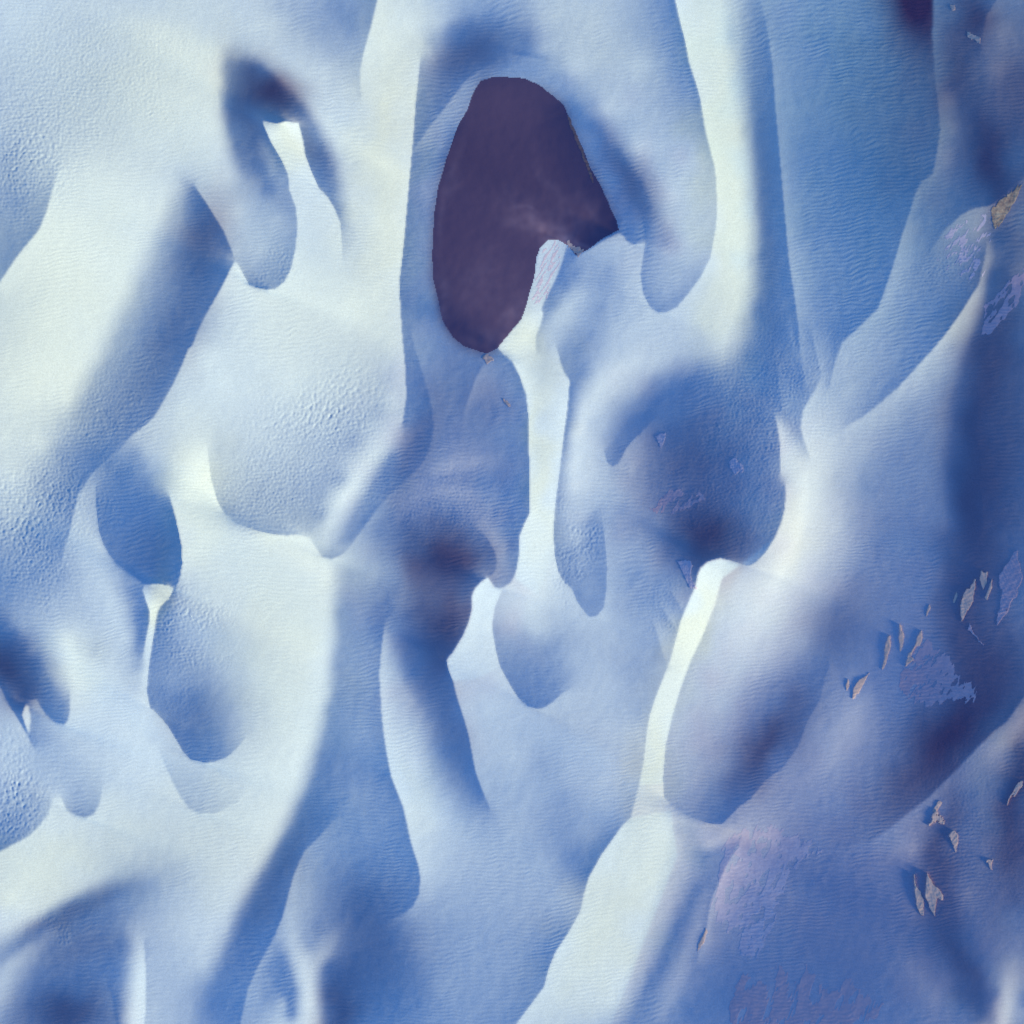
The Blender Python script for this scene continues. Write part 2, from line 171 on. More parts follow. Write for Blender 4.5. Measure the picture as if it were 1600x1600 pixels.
 950,1000,.58, 970,950,.5, 990,900,.45, 960,880,.54, 980,850,.53, 1010,940,.45, 1040,930,.42, 1030,970,.48, 1000,1000,.5, 980,1050,.5, 950,1060,.58, 920,1100,.6, 1010,1060,.5, 1000,1110,.5, 960,1150,.62, 990,1150,.62,
 1020,880,.5, 1050,900,.42, 850,1200,.52, 900,1200,.62, 950,1220,.68, 880,1250,.5, 830,1250,.58, 800,1300,.6, 870,1300,.48, 900,1340,.42, 920,1300,.54, 950,1285,.5, 850,1350,.58, 880,1400,.58, 820,1420,.55, 860,1470,.45,
 800,1500,.5, 845,1515,.42, 800,1560,.46, 1040,1280,.86, 1020,1340,.86, 1000,1420,.83, 980,1480,.8, 950,1560,.78, 1050,1310,.8, 1060,1350,.72, 1030,1420,.72, 1010,1500,.65, 990,1560,.6, 900,1520,.8, 940,1440,.83,
 1090,1390,.44, 1070,1430,.42, 1050,1480,.41, 1020,1530,.4, 1000,1570,.42, 980,1600,.45, 1062,1300,.62, 1080,1310,.58, 1110,1320,.68, 1130,1310,.62, 1150,1290,.55, 1120,1340,.44, 1110,1400,.55, 1080,1470,.52, 1050,1540,.53,
 1120,1450,.5, 1100,1520,.42, 1080,1580,.32, 1055,1590,.42, 1140,1500,.4, 1130,1560,.33, 1170,1330,.55, 1160,1380,.5, 1190,1400,.42, 1180,1460,.4,
 1230,1240,.45, 1260,1230,.45, 1300,1180,.48, 1350,1150,.48, 1280,1280,.38, 1350,1260,.34, 1400,1200,.3, 1420,1230,.27, 1380,1290,.33, 1330,1300,.34, 1450,1150,.18, 1480,1180,.16, 1400,1120,.36, 1380,1070,.38, 1350,1020,.4,
 1300,1120,.45, 1430,1060,.35, 1460,1050,.27, 1500,1100,.18, 1550,1080,.22, 1530,1010,.22, 1500,960,.24, 1490,1000,.24, 1450,980,.38, 1550,950,.3, 1590,980,.35, 1590,1050,.22,
 1550,1170,.52, 1570,1200,.48, 1530,1220,.42, 1580,1160,.58, 1597,1180,.28, 1590,1250,.18, 1550,1260,.38, 1510,1250,.27, 1490,1290,.22, 1470,1310,.24, 1450,1290,.44, 1430,1330,.5, 1462,1360,.24, 1480,1420,.25, 1512,1400,.42,
 1560,1400,.3, 1590,1330,.2, 1545,1320,.36, 1580,1380,.26, 1435,1430,.46, 1455,1470,.3, 1490,1480,.24, 1510,1530,.24, 1530,1560,.24, 1480,1530,.44, 1460,1560,.48, 1430,1510,.45, 1500,1590,.42, 1400,1400,.37, 1350,1360,.37,
 1300,1350,.37, 1280,1420,.36, 1330,1450,.33, 1380,1500,.35, 1300,1540,.34, 1250,1580,.35, 1350,1580,.35, 1420,1590,.4, 1240,1330,.42, 1220,1370,.45, 1230,1450,.4, 1220,1500,.37, 1200,1550,.37, 1200,1310,.58,
 1592,1480,.42, 1582,1520,.58, 1572,1560,.75, 1563,1600,.82, 1548,1590,.5, 1552,1550,.4, 1597,1560,.42, 1590,1600,.5, 1570,1450,.38, 1540,1480,.4, 1590,1420,.3,
 30,30,.75, 130,40,.68, 200,60,.72, 250,40,.8, 300,40,.8, 300,150,.82, 150,130,.66, 60,130,.68, 50,200,.62, 20,250,.52, 30,320,.45, 70,270,.6, 110,200,.68, 180,200,.72, 230,220,.8, 150,290,.82, 120,350,.86, 100,420,.86,
 50,470,.76, 20,530,.72, 80,500,.84, 30,620,.84, 10,680,.84, 60,590,.86, 150,420,.86, 200,330,.83, 250,260,.78, 20,400,.42, 30,760,.7, 60,770,.55, 90,780,.47, 20,800,.68, 50,830,.5, 90,850,.47, 20,870,.5, 60,900,.48, 100,900,.52,
 10,920,.42, 40,940,.5, 80,960,.58, 110,950,.62, 140,960,.65, 130,1000,.72, 150,1010,.62, 400,900,.85, 350,880,.82, 450,950,.84, 420,1050,.82, 350,930,.78, 310,900,.78, 450,1100,.85, 400,1200,.8, 420,1250,.82, 350,1330,.74,
 320,850,.9, 480,880,.88,
]

# Wanted brightness along runs between the crests: x, y, tone along each run
RUN = [
 [450,1420,.6, 455,1470,.66, 470,1505,.76, 481,1540,.85, 482,1600,.86, 480,1680,.8], [520,1465,.52, 505,1490,.64, 488,1520,.76], [440,1500,.36, 452,1550,.3, 455,1590,.32], [515,1515,.28, 522,1560,.16, 533,1620,.12],
 [1592,1480,.42, 1580,1520,.62, 1571,1560,.8, 1562,1600,.88, 1552,1650,.88], [1462,1340,.22, 1478,1420,.22, 1492,1480,.21, 1512,1530,.21, 1532,1580,.23],
 [308,300,.28, 318,345,.22, 330,390,.22, 322,440,.23, 300,490,.25, 275,545,.27, 250,595,.29, 222,640,.31, 190,672,.33, 160,702,.36],
 [262,290,.8, 215,380,.85, 185,450,.85, 140,540,.85, 100,610,.85], [292,290,.55, 266,375,.5, 235,450,.5, 192,530,.5, 155,592,.48, 120,655,.47],
 [352,70,.7, 357,100,.42, 362,150,.28, 366,200,.28, 380,250,.4, 400,290,.52], [385,110,.2, 420,145,.08, 455,170,.12, 480,205,.2, 500,250,.3, 515,300,.37, 525,330,.44],
 [395,68,.72, 450,108,.79, 500,168,.79, 540,250,.77, 555,340,.8], [338,60,.8, 333,140,.85, 336,220,.83, 352,270,.76], [405,215,.4, 425,255,.52, 438,290,.5],
 [0,1497,.46, 40,1470,.38, 80,1440,.3, 120,1417,.3, 180,1397,.36, 230,1385,.47], [0,1455,.8, 55,1422,.8, 110,1390,.76, 170,1358,.68], [0,1535,.66, 20,1508,.64, 45,1484,.58, 80,1462,.46],
 [1120,0,.83, 1130,100,.85, 1150,200,.89, 1160,300,.92, 1163,400,.92, 1152,480,.87, 1130,540,.77], [1180,0,.43, 1183,100,.39, 1192,200,.34, 1203,300,.32, 1205,400,.32, 1205,480,.33, 1195,560,.35],
 [505,890,.89, 506,1000,.89, 500,1080,.89, 480,1150,.89, 455,1230,.88, 420,1310,.85, 380,1375,.81, 345,1440,.74, 315,1510,.66],
 [537,900,.52, 534,960,.5, 530,1040,.49, 522,1110,.47, 508,1180,.41, 484,1260,.32, 454,1320,.24, 422,1380,.23, 392,1440,.25, 362,1510,.29, 332,1580,.33],
 [1262,740,.93, 1258,800,.96, 1235,860,.97, 1210,920,.94, 1185,965,.87, 1160,1015,.76],
 [1538,420,.68, 1527,470,.86, 1512,510,.8, 1498,545,.62, 1486,600,.54, 1479,680,.51, 1476,760,.48, 1480,820,.44], [1556,430,.22, 1548,500,.2, 1535,540,.17, 1524,600,.17, 1516,680,.16, 1514,760,.13, 1514,830,.12, 1518,890,.14],
 [1045,1290,.87, 1030,1340,.87, 1010,1420,.85, 985,1490,.81, 955,1570,.79], [1068,1350,.66, 1045,1420,.64, 1015,1500,.58, 985,1580,.52], [1092,1390,.41, 1072,1430,.39, 1048,1480,.38, 1020,1532,.37, 1000,1570,.39, 980,1610,.43],
 [1112,1400,.57, 1085,1465,.55, 1052,1540,.56, 1035,1590,.5], [1000,560,.74, 950,590,.79, 922,630,.83, 903,680,.81, 897,730,.83, 898,765,.8], [905,455,.63, 882,485,.69, 862,510,.65, 852,540,.63],
 [216,1455,.6, 219,1490,.77, 216,1540,.87, 211,1600,.91, 206,1660,.91], [199,1480,.42, 196,1530,.5, 192,1600,.55], [640,830,.22, 690,862,.06, 720,875,.08, 745,890,.12, 725,915,.15, 700,950,.19, 688,1000,.16, 692,1025,.13],
 [1085,790,.2, 1085,830,.14, 1110,856,.12, 1135,865,.2], [1240,1095,.23, 1222,1130,.18, 1205,1165,.13, 1180,1215,.15, 1150,1260,.22], [1425,-60,.08, 1425,10,.08, 1440,50,.1, 1448,85,.18], [1362,-20,.36, 1385,40,.33, 1420,95,.3],
 [1500,1090,.14, 1480,1140,.12, 1490,1180,.1, 1455,1215,.2], [-40,990,.1, 10,1020,.08, 38,1065,.08, 50,1083,.1], [895,168,.3, 930,205,.26, 970,250,.2, 1000,290,.18, 1012,325,.24], [900,140,.52, 940,180,.52, 975,225,.52, 1003,270,.5, 1022,320,.5, 1025,360,.47],
 [650,755,.44, 690,735,.53, 735,722,.53, 770,715,.46], [640,778,.42, 690,765,.51, 740,770,.48, 770,785,.42], [655,745,.38, 700,750,.4, 745,745,.4],
 [1110,1322,.72, 1135,1312,.74, 1165,1300,.64], [1085,1335,.5, 1115,1342,.4, 1140,1330,.44], [1290,1200,.5, 1330,1140,.53, 1355,1090,.5], [1180,1470,.42, 1165,1520,.36, 1140,1570,.32],
 [440,0,.58, 490,40,.52, 535,85,.56, 552,115,.64], [520,0,.44, 548,40,.45], [985,670,.3, 1010,645,.26, 1045,620,.24, 1085,600,.28, 1110,590,.36], [1020,570,.68, 1060,545,.64, 1100,545,.62],
 [1490,130,.26, 1515,170,.17, 1532,230,.12, 1550,275,.1, 1548,305,.15], [745,805,.46, 770,832,.52, 786,855,.53, 791,878,.52], [805,790,.32, 802,840,.31, 798,880,.36],
 [600,960,.34, 612,930,.36, 620,880,.36], [720,45,.3, 755,70,.22, 735,85,.24, 700,115,.32], [1545,1190,.5, 1572,1160,.6, 1592,1130,.62, 1640,1070,.6], [1596,1200,.2, 1588,1250,.15, 1590,1300,.15],
 [130,780,.62, 128,830,.66, 145,880,.7, 175,930,.74, 195,990,.74], [105,1000,.86, 118,1040,.9, 125,1080,.84], [222,955,.36, 220,1000,.36, 217,1040,.5], [208,930,.46, 205,960,.55, 210,1000,.6],
 [625,650,.7, 607,680,.75, 565,735,.82, 537,775,.88, 515,815,.76, 503,845,.66], [612,720,.34, 590,760,.34, 568,795,.36, 545,830,.4],
]

# ------------------------------------------------------------------ dune surface shaped so its shading gives the wanted tones
N = 1120; LO, HI = -110.0, 1710.0; STEP = (HI - LO) / (N - 1)
gx = LO + STEP * np.arange(N, dtype=np.float32)
X, Y = np.meshgrid(gx, gx)                                  # plan coordinates: x right, y down

def rasterise():
    dist = np.full((N, N), 9e9, np.float32); val = np.zeros((N, N), np.float32)
    side = np.zeros((N, N), np.int8); cid = np.full((N, N), -1, np.int16)
    BW = 2.3
    for k, c in enumerate(CREST):
        c = np.array(c, float).reshape(-1, 4)
        P = (c[:, :2] - LO) / STEP
        for i in range(len(P) - 1):
            p, q = P[i], P[i + 1]; d = q - p; L2 = d @ d
            x0 = int(max(0, min(p[0], q[0]) - 4)); x1 = int(min(N, max(p[0], q[0]) + 5))
            y0 = int(max(0, min(p[1], q[1]) - 4)); y1 = int(min(N, max(p[1], q[1]) + 5))
            if x1 <= x0 or y1 <= y0: continue
            xx, yy = np.meshgrid(np.arange(x0, x1), np.arange(y0, y1))
            rx, ry = xx - p[0], yy - p[1]
            t = np.clip((rx * d[0] + ry * d[1]) / L2, 0, 1)
            dd = np.hypot(rx - t * d[0], ry - t * d[1])
            s = np.where(d[0] * ry - d[1] * rx < 0, 1, -1)       # +1 on the left hand
            v = np.where(s > 0, c[i, 2] + t * (c[i + 1, 2] - c[i, 2]), c[i, 3] + t * (c[i + 1, 3] - c[i, 3]))
            D = dist[y0:y1, x0:x1]; m = (dd < BW) & (dd < D)
            D[m] = dd[m]; val[y0:y1, x0:x1][m] = v[m]; side[y0:y1, x0:x1][m] = s[m]; cid[y0:y1, x0:x1][m] = k
    return dist, val, side, cid

dist, val, side, cid = rasterise()
on_crest = cid >= 0
W = on_crest.astype(np.float32); V = val * W
sp = [(*q, 5) for q in np.array(SPOT, float).reshape(-1, 3)]
for r in RUN:
    r = np.array(r, float).reshape(-1, 3)
    for i in range(len(r) - 1):
        n = int(np.hypot(*(r[i + 1] - r[i])[:2]) / 3) + 1
        sp += [(*(r[i] + (r[i + 1] - r[i]) * k / n), 3) for k in range(n)]
SR = 5; dyy, dxx = np.mgrid[-SR:SR + 1, -SR:SR + 1]; rr = np.hypot(dxx, dyy)
SW = np.zeros((N, N), np.float32)
for x, y, v, rad in sp:
    i = int(np.clip(round((y - LO) / STEP), SR, N - SR - 1)); j = int(np.clip(round((x - LO) / STEP), SR, N - SR - 1))
    sl = (slice(i - SR, i + SR + 1), slice(j - SR, j + SR + 1)); blk = on_crest[sl]
    lim = min(rad - 0.5, (rr[blk].min() - 1) if blk.any() else 99)          # never reaches across a crest
    m = (rr <= max(lim, 1.0)) & ~blk
    W[sl][m] = 1; V[sl][m] = v; SW[sl][m] = 1
cut_x = ((cid[:, :-1] == cid[:, 1:]) & (side[:, :-1] * side[:, 1:] < 0))
cut_y = ((cid[:-1] == cid[1:]) & (side[:-1] * side[1:] < 0))

def relax(u, wx, wy, n, W=None, V=None, pin=1.0):
    den = np.zeros_like(u)
    den[:, :-1] += wx; den[:, 1:] += wx; den[:-1] += wy; den[1:] += wy
    den = np.maximum(den, 1e-3)
    if W is not None:
        fix = W > 0; fv = V[fix]
    for _ in range(n):
        a = np.zeros_like(u)
        a[:, :-1] += wx * u[:, 1:]; a[:, 1:] += wx * u[:, :-1]
        a[:-1] += wy * u[1:]; a[1:] += wy * u[:-1]
        u = 0.15 * u + 0.85 * a / den
        if W is not None: u[fix] += pin * (fv - u[fix])
    return u

levels = [(W, V)]
while levels[-1][0].shape[0] > 20:
    w, v = levels[-1]; n = w.shape[0] // 2 * 2
    w, v = w[:n, :n], v[:n, :n]
    f = lambda a: a[::2, ::2] + a[1::2, ::2] + a[::2, 1::2] + a[1::2, 1::2]
    levels.append((f(w), f(v)))
u = None
for lv in range(len(levels) - 1, -1, -1):
    w, v = levels[lv]; n = w.shape[0]
    vv = np.where(w > 0, v / np.maximum(w, 1e-6), 0).astype(np.float32)
    if u is None: u = np.full((n, n), 0.55, np.float32)
    else:
        u2 = np.repeat(np.repeat(u, 2, 0), 2, 1)
        u = np.pad(u2, ((0, n - u2.shape[0]), (0, n - u2.shape[1])), mode='edge').astype(np.float32)
    if lv == 0: wx = 1.0 - cut_x.astype(np.float32); wy = 1.0 - cut_y.astype(np.float32)
    else: wx = np.ones((n, n - 1), np.float32); wy = np.ones((n - 1, n), np.float32)
    u = relax(u, wx, wy, 60 if lv else 90, w, vv)
EW = on_crest.astype(np.float32)
u = relax(u, wx, wy, 40, np.maximum(EW, SW), V, 0.2 * EW[np.maximum(EW, SW) > 0] + 0.05)
u = relax(u, wx, wy, 10)
tone = u

def blur(a, s):
    k = np.fft.fftfreq(a.shape[0])[:, None]; l = np.fft.rfftfreq(a.shape[1])[None]
    return np.fft.irfft2(np.fft.rfft2(a) * np.exp(-2 * (math.pi * s) ** 2 * (k * k + l * l)), a.shape)
tone = blur(np.pad(tone, 16, mode='edge'), 0.8)[16:-16, 16:-16]

# incidence of the sun wanted for each brightness tone, then the height field that has those slopes
ct = np.interp(tone, [0, .15, .3, .38, .45, .6, .75, .9, 1.0], [-.03, -.01, .025, .065, .12, .30, .45, .58, .74])
sE, cE = math.sin(SUN_EL), math.cos(SUN_EL)
PAD = 140; M = N + 2 * PAD
ct_p = np.pad(ct, PAD, mode='reflect')
ramp = np.minimum(np.arange(M), np.arange(M)[::-1]) / PAD
fade = np.clip(np.minimum(ramp[:, None], ramp[None]), 0, 1); fade = fade * fade * (3 - 2 * fade)
ct_p = sE + (ct_p - sE) * fade
sx, sy = SUN_AZ[0], -SUN_AZ[1]                          # towards the sun in plan coordinates (y down)
kx = 2 * math.pi * np.fft.rfftfreq(M)[None]; ky = 2 * math.pi * np.fft.fftfreq(M)[:, None]
ks = sx * kx + sy * ky; kt = -sy * kx + sx * ky
den = ks ** 2 + 0.10 * kt ** 2 + (2 * math.pi / 8000) ** 2
p = -(ct_p - sE) / cE                                   # wanted dz/ds
for it in range(18):
    z = np.fft.irfft2(-1j * ks * np.fft.rfft2(p) / den, (M, M))
    zy, zx = np.gradient(z)
    c = (sE - cE * (sx * zx + sy * zy)) / np.sqrt(1 + zx ** 2 + zy ** 2)
    e = np.where((ct_p <= 0) & (c < ct_p), 0, ct_p - c)
    p = np.clip(p - 0.5 * e / cE, -0.95, 0.7)
ZP = (z * STEP).astype(np.float32)
Z = ZP[PAD:-PAD, PAD:-PAD].copy()                       # heights in plan units

def blobs(rows, warp=0.0):
    """soft elliptical patches x, y, rx, ry, turn in degrees, strength -> map 0..1"""
    m = np.zeros((N, N), np.float32)
    for x, y, rx, ry, a, st in rows:
        a = R(a); dx, dy = X + WX * warp - x, Y + WY * warp - y
        q = ((dx * math.cos(a) + dy * math.sin(a)) / rx) ** 2 + ((-dx * math.sin(a) + dy * math.cos(a)) / ry) ** 2
        m = 1 - (1 - m) * (1 - np.minimum(st * np.exp(-q), 1))
    return m
def band_noise(w0, w1, seed, ax=1.0, ay=1.0):
    """noise with wavelengths from w0 to w1 plan units, unit variance"""
    r = np.random.default_rng(seed).standard_normal((N, N)).astype(np.float32)
    kk = np.hypot(np.fft.fftfreq(N)[:, None] * ay, np.fft.rfftfreq(N)[None] * ax) / STEP
    f = np.exp(-(kk * w0) ** 2 * 0.7) * (1 - np.exp(-(kk * w1) ** 2 * 0.7))
    n = np.fft.irfft2(np.fft.rfft2(r) * f, (N, N)); return (n / n.std()).astype(np.float32)
WX = band_noise(70, 300, 1); WY = band_noise(70, 300, 2)

# pitted snow-like crust on some of the gentle slopes: real dimples
PIT = blobs([(150, 110, 150, 110, 0, .8), (50, 250, 70, 90, 20, .9), (60, 800, 90, 90, 0, 1), (150, 640, 60, 120, 30, .5), (500, 660, 90, 60, -25, 1), (440, 760, 120, 70, -20, .8),
             (310, 975, 50, 50, 0, 1), (270, 1060, 60, 60, 0, .3), (15, 1240, 60, 70, 0, 1), (900, 850, 28, 70, 10, .8), (420, 420, 30, 25, 0, .8), (60, 900, 70, 60, 0, .5), (60,1450,50,25,-20,.5)], 14)
Z += PIT * (0.16 * band_noise(6, 13, 3) + 0.09 * band_noise(4, 7, 4))
cups = band_noise(9, 16, 41, 1.0, 1.25)                     # larger scalloped cups on a few shoulders
Z += blobs([(525, 620, 75, 45, -30, 1), (450, 650, 70, 30, -25, .6), (20, 1230, 45, 70, 0, 1), (30, 800, 50, 60, 0, .8), (60, 240, 50, 70, 0, .6), (300, 965, 40, 35, 0, .8)], 8) * -0.32 * np.maximum(cups, -0.3)
Z += 0.05 * band_noise(25, 90, 5) + 0.012 * band_noise(8, 25, 6)
# wind streaks running down the slopes on the right
STREAK = blobs([(1180, 650, 90, 110, 0, 1), (1130, 780, 120, 90, 0, .8), (1480, 420, 70, 60, 0, .7), (1270, 590, 90, 90, 0, .8), (700, 790, 90, 60, 0, .8), (1060, 960, 60, 50, 0, 1), (1520, 1250, 120, 200, 0, .5)], 10)
Z += STREAK * 0.10 * band_noise(5, 12, 8, 1.0, 0.25)

# shade of hollows and lee slopes painted dark violet, and a mauve mineral tint over the lower right
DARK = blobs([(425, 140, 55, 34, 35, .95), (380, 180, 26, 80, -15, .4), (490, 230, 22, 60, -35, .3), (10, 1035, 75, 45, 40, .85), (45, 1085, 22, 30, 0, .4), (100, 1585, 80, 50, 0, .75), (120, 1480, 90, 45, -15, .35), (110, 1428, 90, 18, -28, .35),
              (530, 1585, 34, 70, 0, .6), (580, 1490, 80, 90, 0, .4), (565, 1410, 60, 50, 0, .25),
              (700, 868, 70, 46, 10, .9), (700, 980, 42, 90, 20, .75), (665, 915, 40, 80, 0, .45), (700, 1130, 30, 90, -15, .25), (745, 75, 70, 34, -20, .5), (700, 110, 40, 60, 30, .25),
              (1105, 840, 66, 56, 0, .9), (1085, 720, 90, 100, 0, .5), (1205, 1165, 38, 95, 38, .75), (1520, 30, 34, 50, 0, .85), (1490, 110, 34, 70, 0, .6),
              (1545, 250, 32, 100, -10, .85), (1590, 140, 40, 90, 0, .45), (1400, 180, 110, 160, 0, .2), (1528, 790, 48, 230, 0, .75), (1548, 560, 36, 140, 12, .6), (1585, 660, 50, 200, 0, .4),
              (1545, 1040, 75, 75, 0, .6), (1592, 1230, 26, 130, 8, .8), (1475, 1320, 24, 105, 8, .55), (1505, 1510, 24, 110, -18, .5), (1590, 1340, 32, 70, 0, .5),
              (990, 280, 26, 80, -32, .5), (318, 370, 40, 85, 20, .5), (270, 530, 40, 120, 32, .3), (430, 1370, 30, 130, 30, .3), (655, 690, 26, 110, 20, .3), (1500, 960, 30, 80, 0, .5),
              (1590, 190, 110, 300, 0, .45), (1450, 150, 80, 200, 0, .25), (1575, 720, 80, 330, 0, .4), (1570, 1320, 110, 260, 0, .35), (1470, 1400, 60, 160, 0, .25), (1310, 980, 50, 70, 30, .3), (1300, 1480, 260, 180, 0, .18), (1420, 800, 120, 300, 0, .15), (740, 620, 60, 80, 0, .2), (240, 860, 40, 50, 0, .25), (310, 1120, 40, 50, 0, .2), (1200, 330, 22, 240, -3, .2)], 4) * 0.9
TEAL = blobs([(1420, 120, 230, 330, 0, .75), (1590, 300, 120, 200, 0, .6), (1590, 1170, 60, 120, 30, .5), (1560, 1560, 60, 90, 0, .4)], 20)
MAUVE = blobs([(1350, 1450, 330, 300, 0, .8), (1450, 1000, 200, 200, 0, .5), (1100, 760, 130, 130, 0, .5), (720, 720, 110, 160, 0, .4), (700, 940, 90, 160, 0, .4), (1560, 200, 120, 250, 0, .4),
               (1180, 1150, 90, 120, 0, .4), (690, 350, 40, 160, 0, .3), (960, 290, 50, 100, -30, .4)], 20)
def inside(poly, x, y):
    r = np.zeros(x.shape, bool); pts = list(zip(poly[::2], poly[1::2])); n = len(pts)
    for i in range(n):
        (xa, ya), (xb, yb) = pts[i], pts[(i + 1) % n]
        if ya == yb: continue
        r ^= ((ya > y) != (yb > y)) & (x < (xb - xa) * (y - ya) / (yb - ya) + xa)
    return r
POOL = [767,116, 750,122, 740,140, 730,162, 717,185, 707,212, 695,245, 685,287, 677,335, 675,375, 674,400, 675,425, 682,462, 692,500, 707,525, 725,540, 750,549, 762,552, 778,542,
        785,532, 800,515, 815,497, 825,467, 835,432, 840,400, 846,382, 858,371, 872,371, 888,380, 902,397, 920,387, 940,374, 955,366, 969,358, 965,342, 950,310, 935,280, 920,250, 905,215,
        892,185, 882,162, 865,147, 845,130, 820,120, 800,118]
soft = lambda poly, s=1.2: blur(inside(poly, X, Y).astype(float), s)
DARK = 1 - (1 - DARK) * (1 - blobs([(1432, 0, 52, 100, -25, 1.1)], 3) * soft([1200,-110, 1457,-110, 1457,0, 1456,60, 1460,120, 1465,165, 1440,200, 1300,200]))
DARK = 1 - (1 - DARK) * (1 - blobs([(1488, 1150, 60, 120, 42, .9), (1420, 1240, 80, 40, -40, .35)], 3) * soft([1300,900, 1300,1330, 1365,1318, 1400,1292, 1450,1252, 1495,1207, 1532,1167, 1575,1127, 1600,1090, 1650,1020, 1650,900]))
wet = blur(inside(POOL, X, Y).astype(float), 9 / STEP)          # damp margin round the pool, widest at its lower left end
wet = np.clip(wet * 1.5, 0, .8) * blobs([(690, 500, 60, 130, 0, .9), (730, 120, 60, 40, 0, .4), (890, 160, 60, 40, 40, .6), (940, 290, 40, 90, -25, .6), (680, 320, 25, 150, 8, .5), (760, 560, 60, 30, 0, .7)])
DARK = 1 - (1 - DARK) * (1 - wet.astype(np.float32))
# warm cream of sunlit sand painted in, mostly over the left of the field and along the big ridges
CREAM = blobs([(60, 500, 190, 330, 20, .9), (250, 120, 200, 140, 0, .75), (600, 250, 60, 330, 3, .95), (480, 500, 130, 160, 0, .6), (310, 780, 60, 130, 0, .8), (430, 1000, 100, 250, 0, .75),
               (60, 1360, 200, 80, -15, .8), (330, 1310, 150, 100, 0, .5), (1130, 250, 50, 330, -4, .9), (1150, 470, 60, 60, 0, .5), (930, 60, 120, 80, 30, .4), (845, 700, 28, 180, 0, .8), (830, 520, 40, 50, 0, .8),
               (1240, 830, 50, 110, 15, .7), (1085, 980, 30, 110, 22, .9), (1020, 1200, 35, 110, 5, .8), (960, 1430, 70, 190, 30, .8), (440, 210, 30, 50, 0, .8), (250, 930, 20, 60, 0, .9), (125, 1040, 50, 60, 0, .5),
               (1500, 510, 30, 50, 30, .4), (650, 1240, 30, 80, -15, .3)], 10)
POOL_SHEEN = blobs([(825, 318, 16, 5, 25, .35), (840, 345, 34, 9, 22, .45), (875, 368, 26, 10, 25, .8), (850, 335, 70, 34, 20, .22), (800, 470, 40, 60, 20, .18), (905, 375, 22, 5, 40, .5), (800, 495, 14, 30, 30, .4), (760, 535, 40, 18, 0, .2), (690, 470, 14, 50, 0, .3), (700, 300, 8, 90, 12, .22), (925, 340, 14, 40, -30, .25), (870, 300, 10, 60, -28, .2), (740, 440, 30, 50, 20, .18)], 5) * 0.7 * np.clip(1 + 0.2 * band_noise(20, 70, 31), 0.3, 1.6)  # soft sheen on the pool, painted as paler patches

# ------------------------------------------------------------------ materials
def mat(name, col, rough=0.9, spec=0.2):
    m = bpy.data.materials.new(name); m.use_nodes = True
    b = m.node_tree.nodes['Principled BSDF']
    b.inputs['Base Color'].default_value = (*col, 1); b.inputs['Roughness'].default_value = rough
    b.inputs['Specular IOR Level'].default_value = spec
    return m, m.node_tree, b
def node(nt, kind, **kw):
    n = nt.nodes.new(kind)
    for k, v in kw.items():
        if k in n.inputs: n.inputs[k].default_value = v
        else: setattr(n, k, v)
    return n
def mixc(nt, fac, a, b, blend='MIX'):
    n = nt.nodes.new('ShaderNodeMix'); n.data_type = 'RGBA'; n.blend_type = blend
    for s, v in ((n.inputs[0], fac), (n.inputs[6], a), (n.inputs[7], b)):
        if hasattr(v, 'is_linked'): nt.links.new(v, s)
        else: s.default_value = v
    return n.outputs[2]
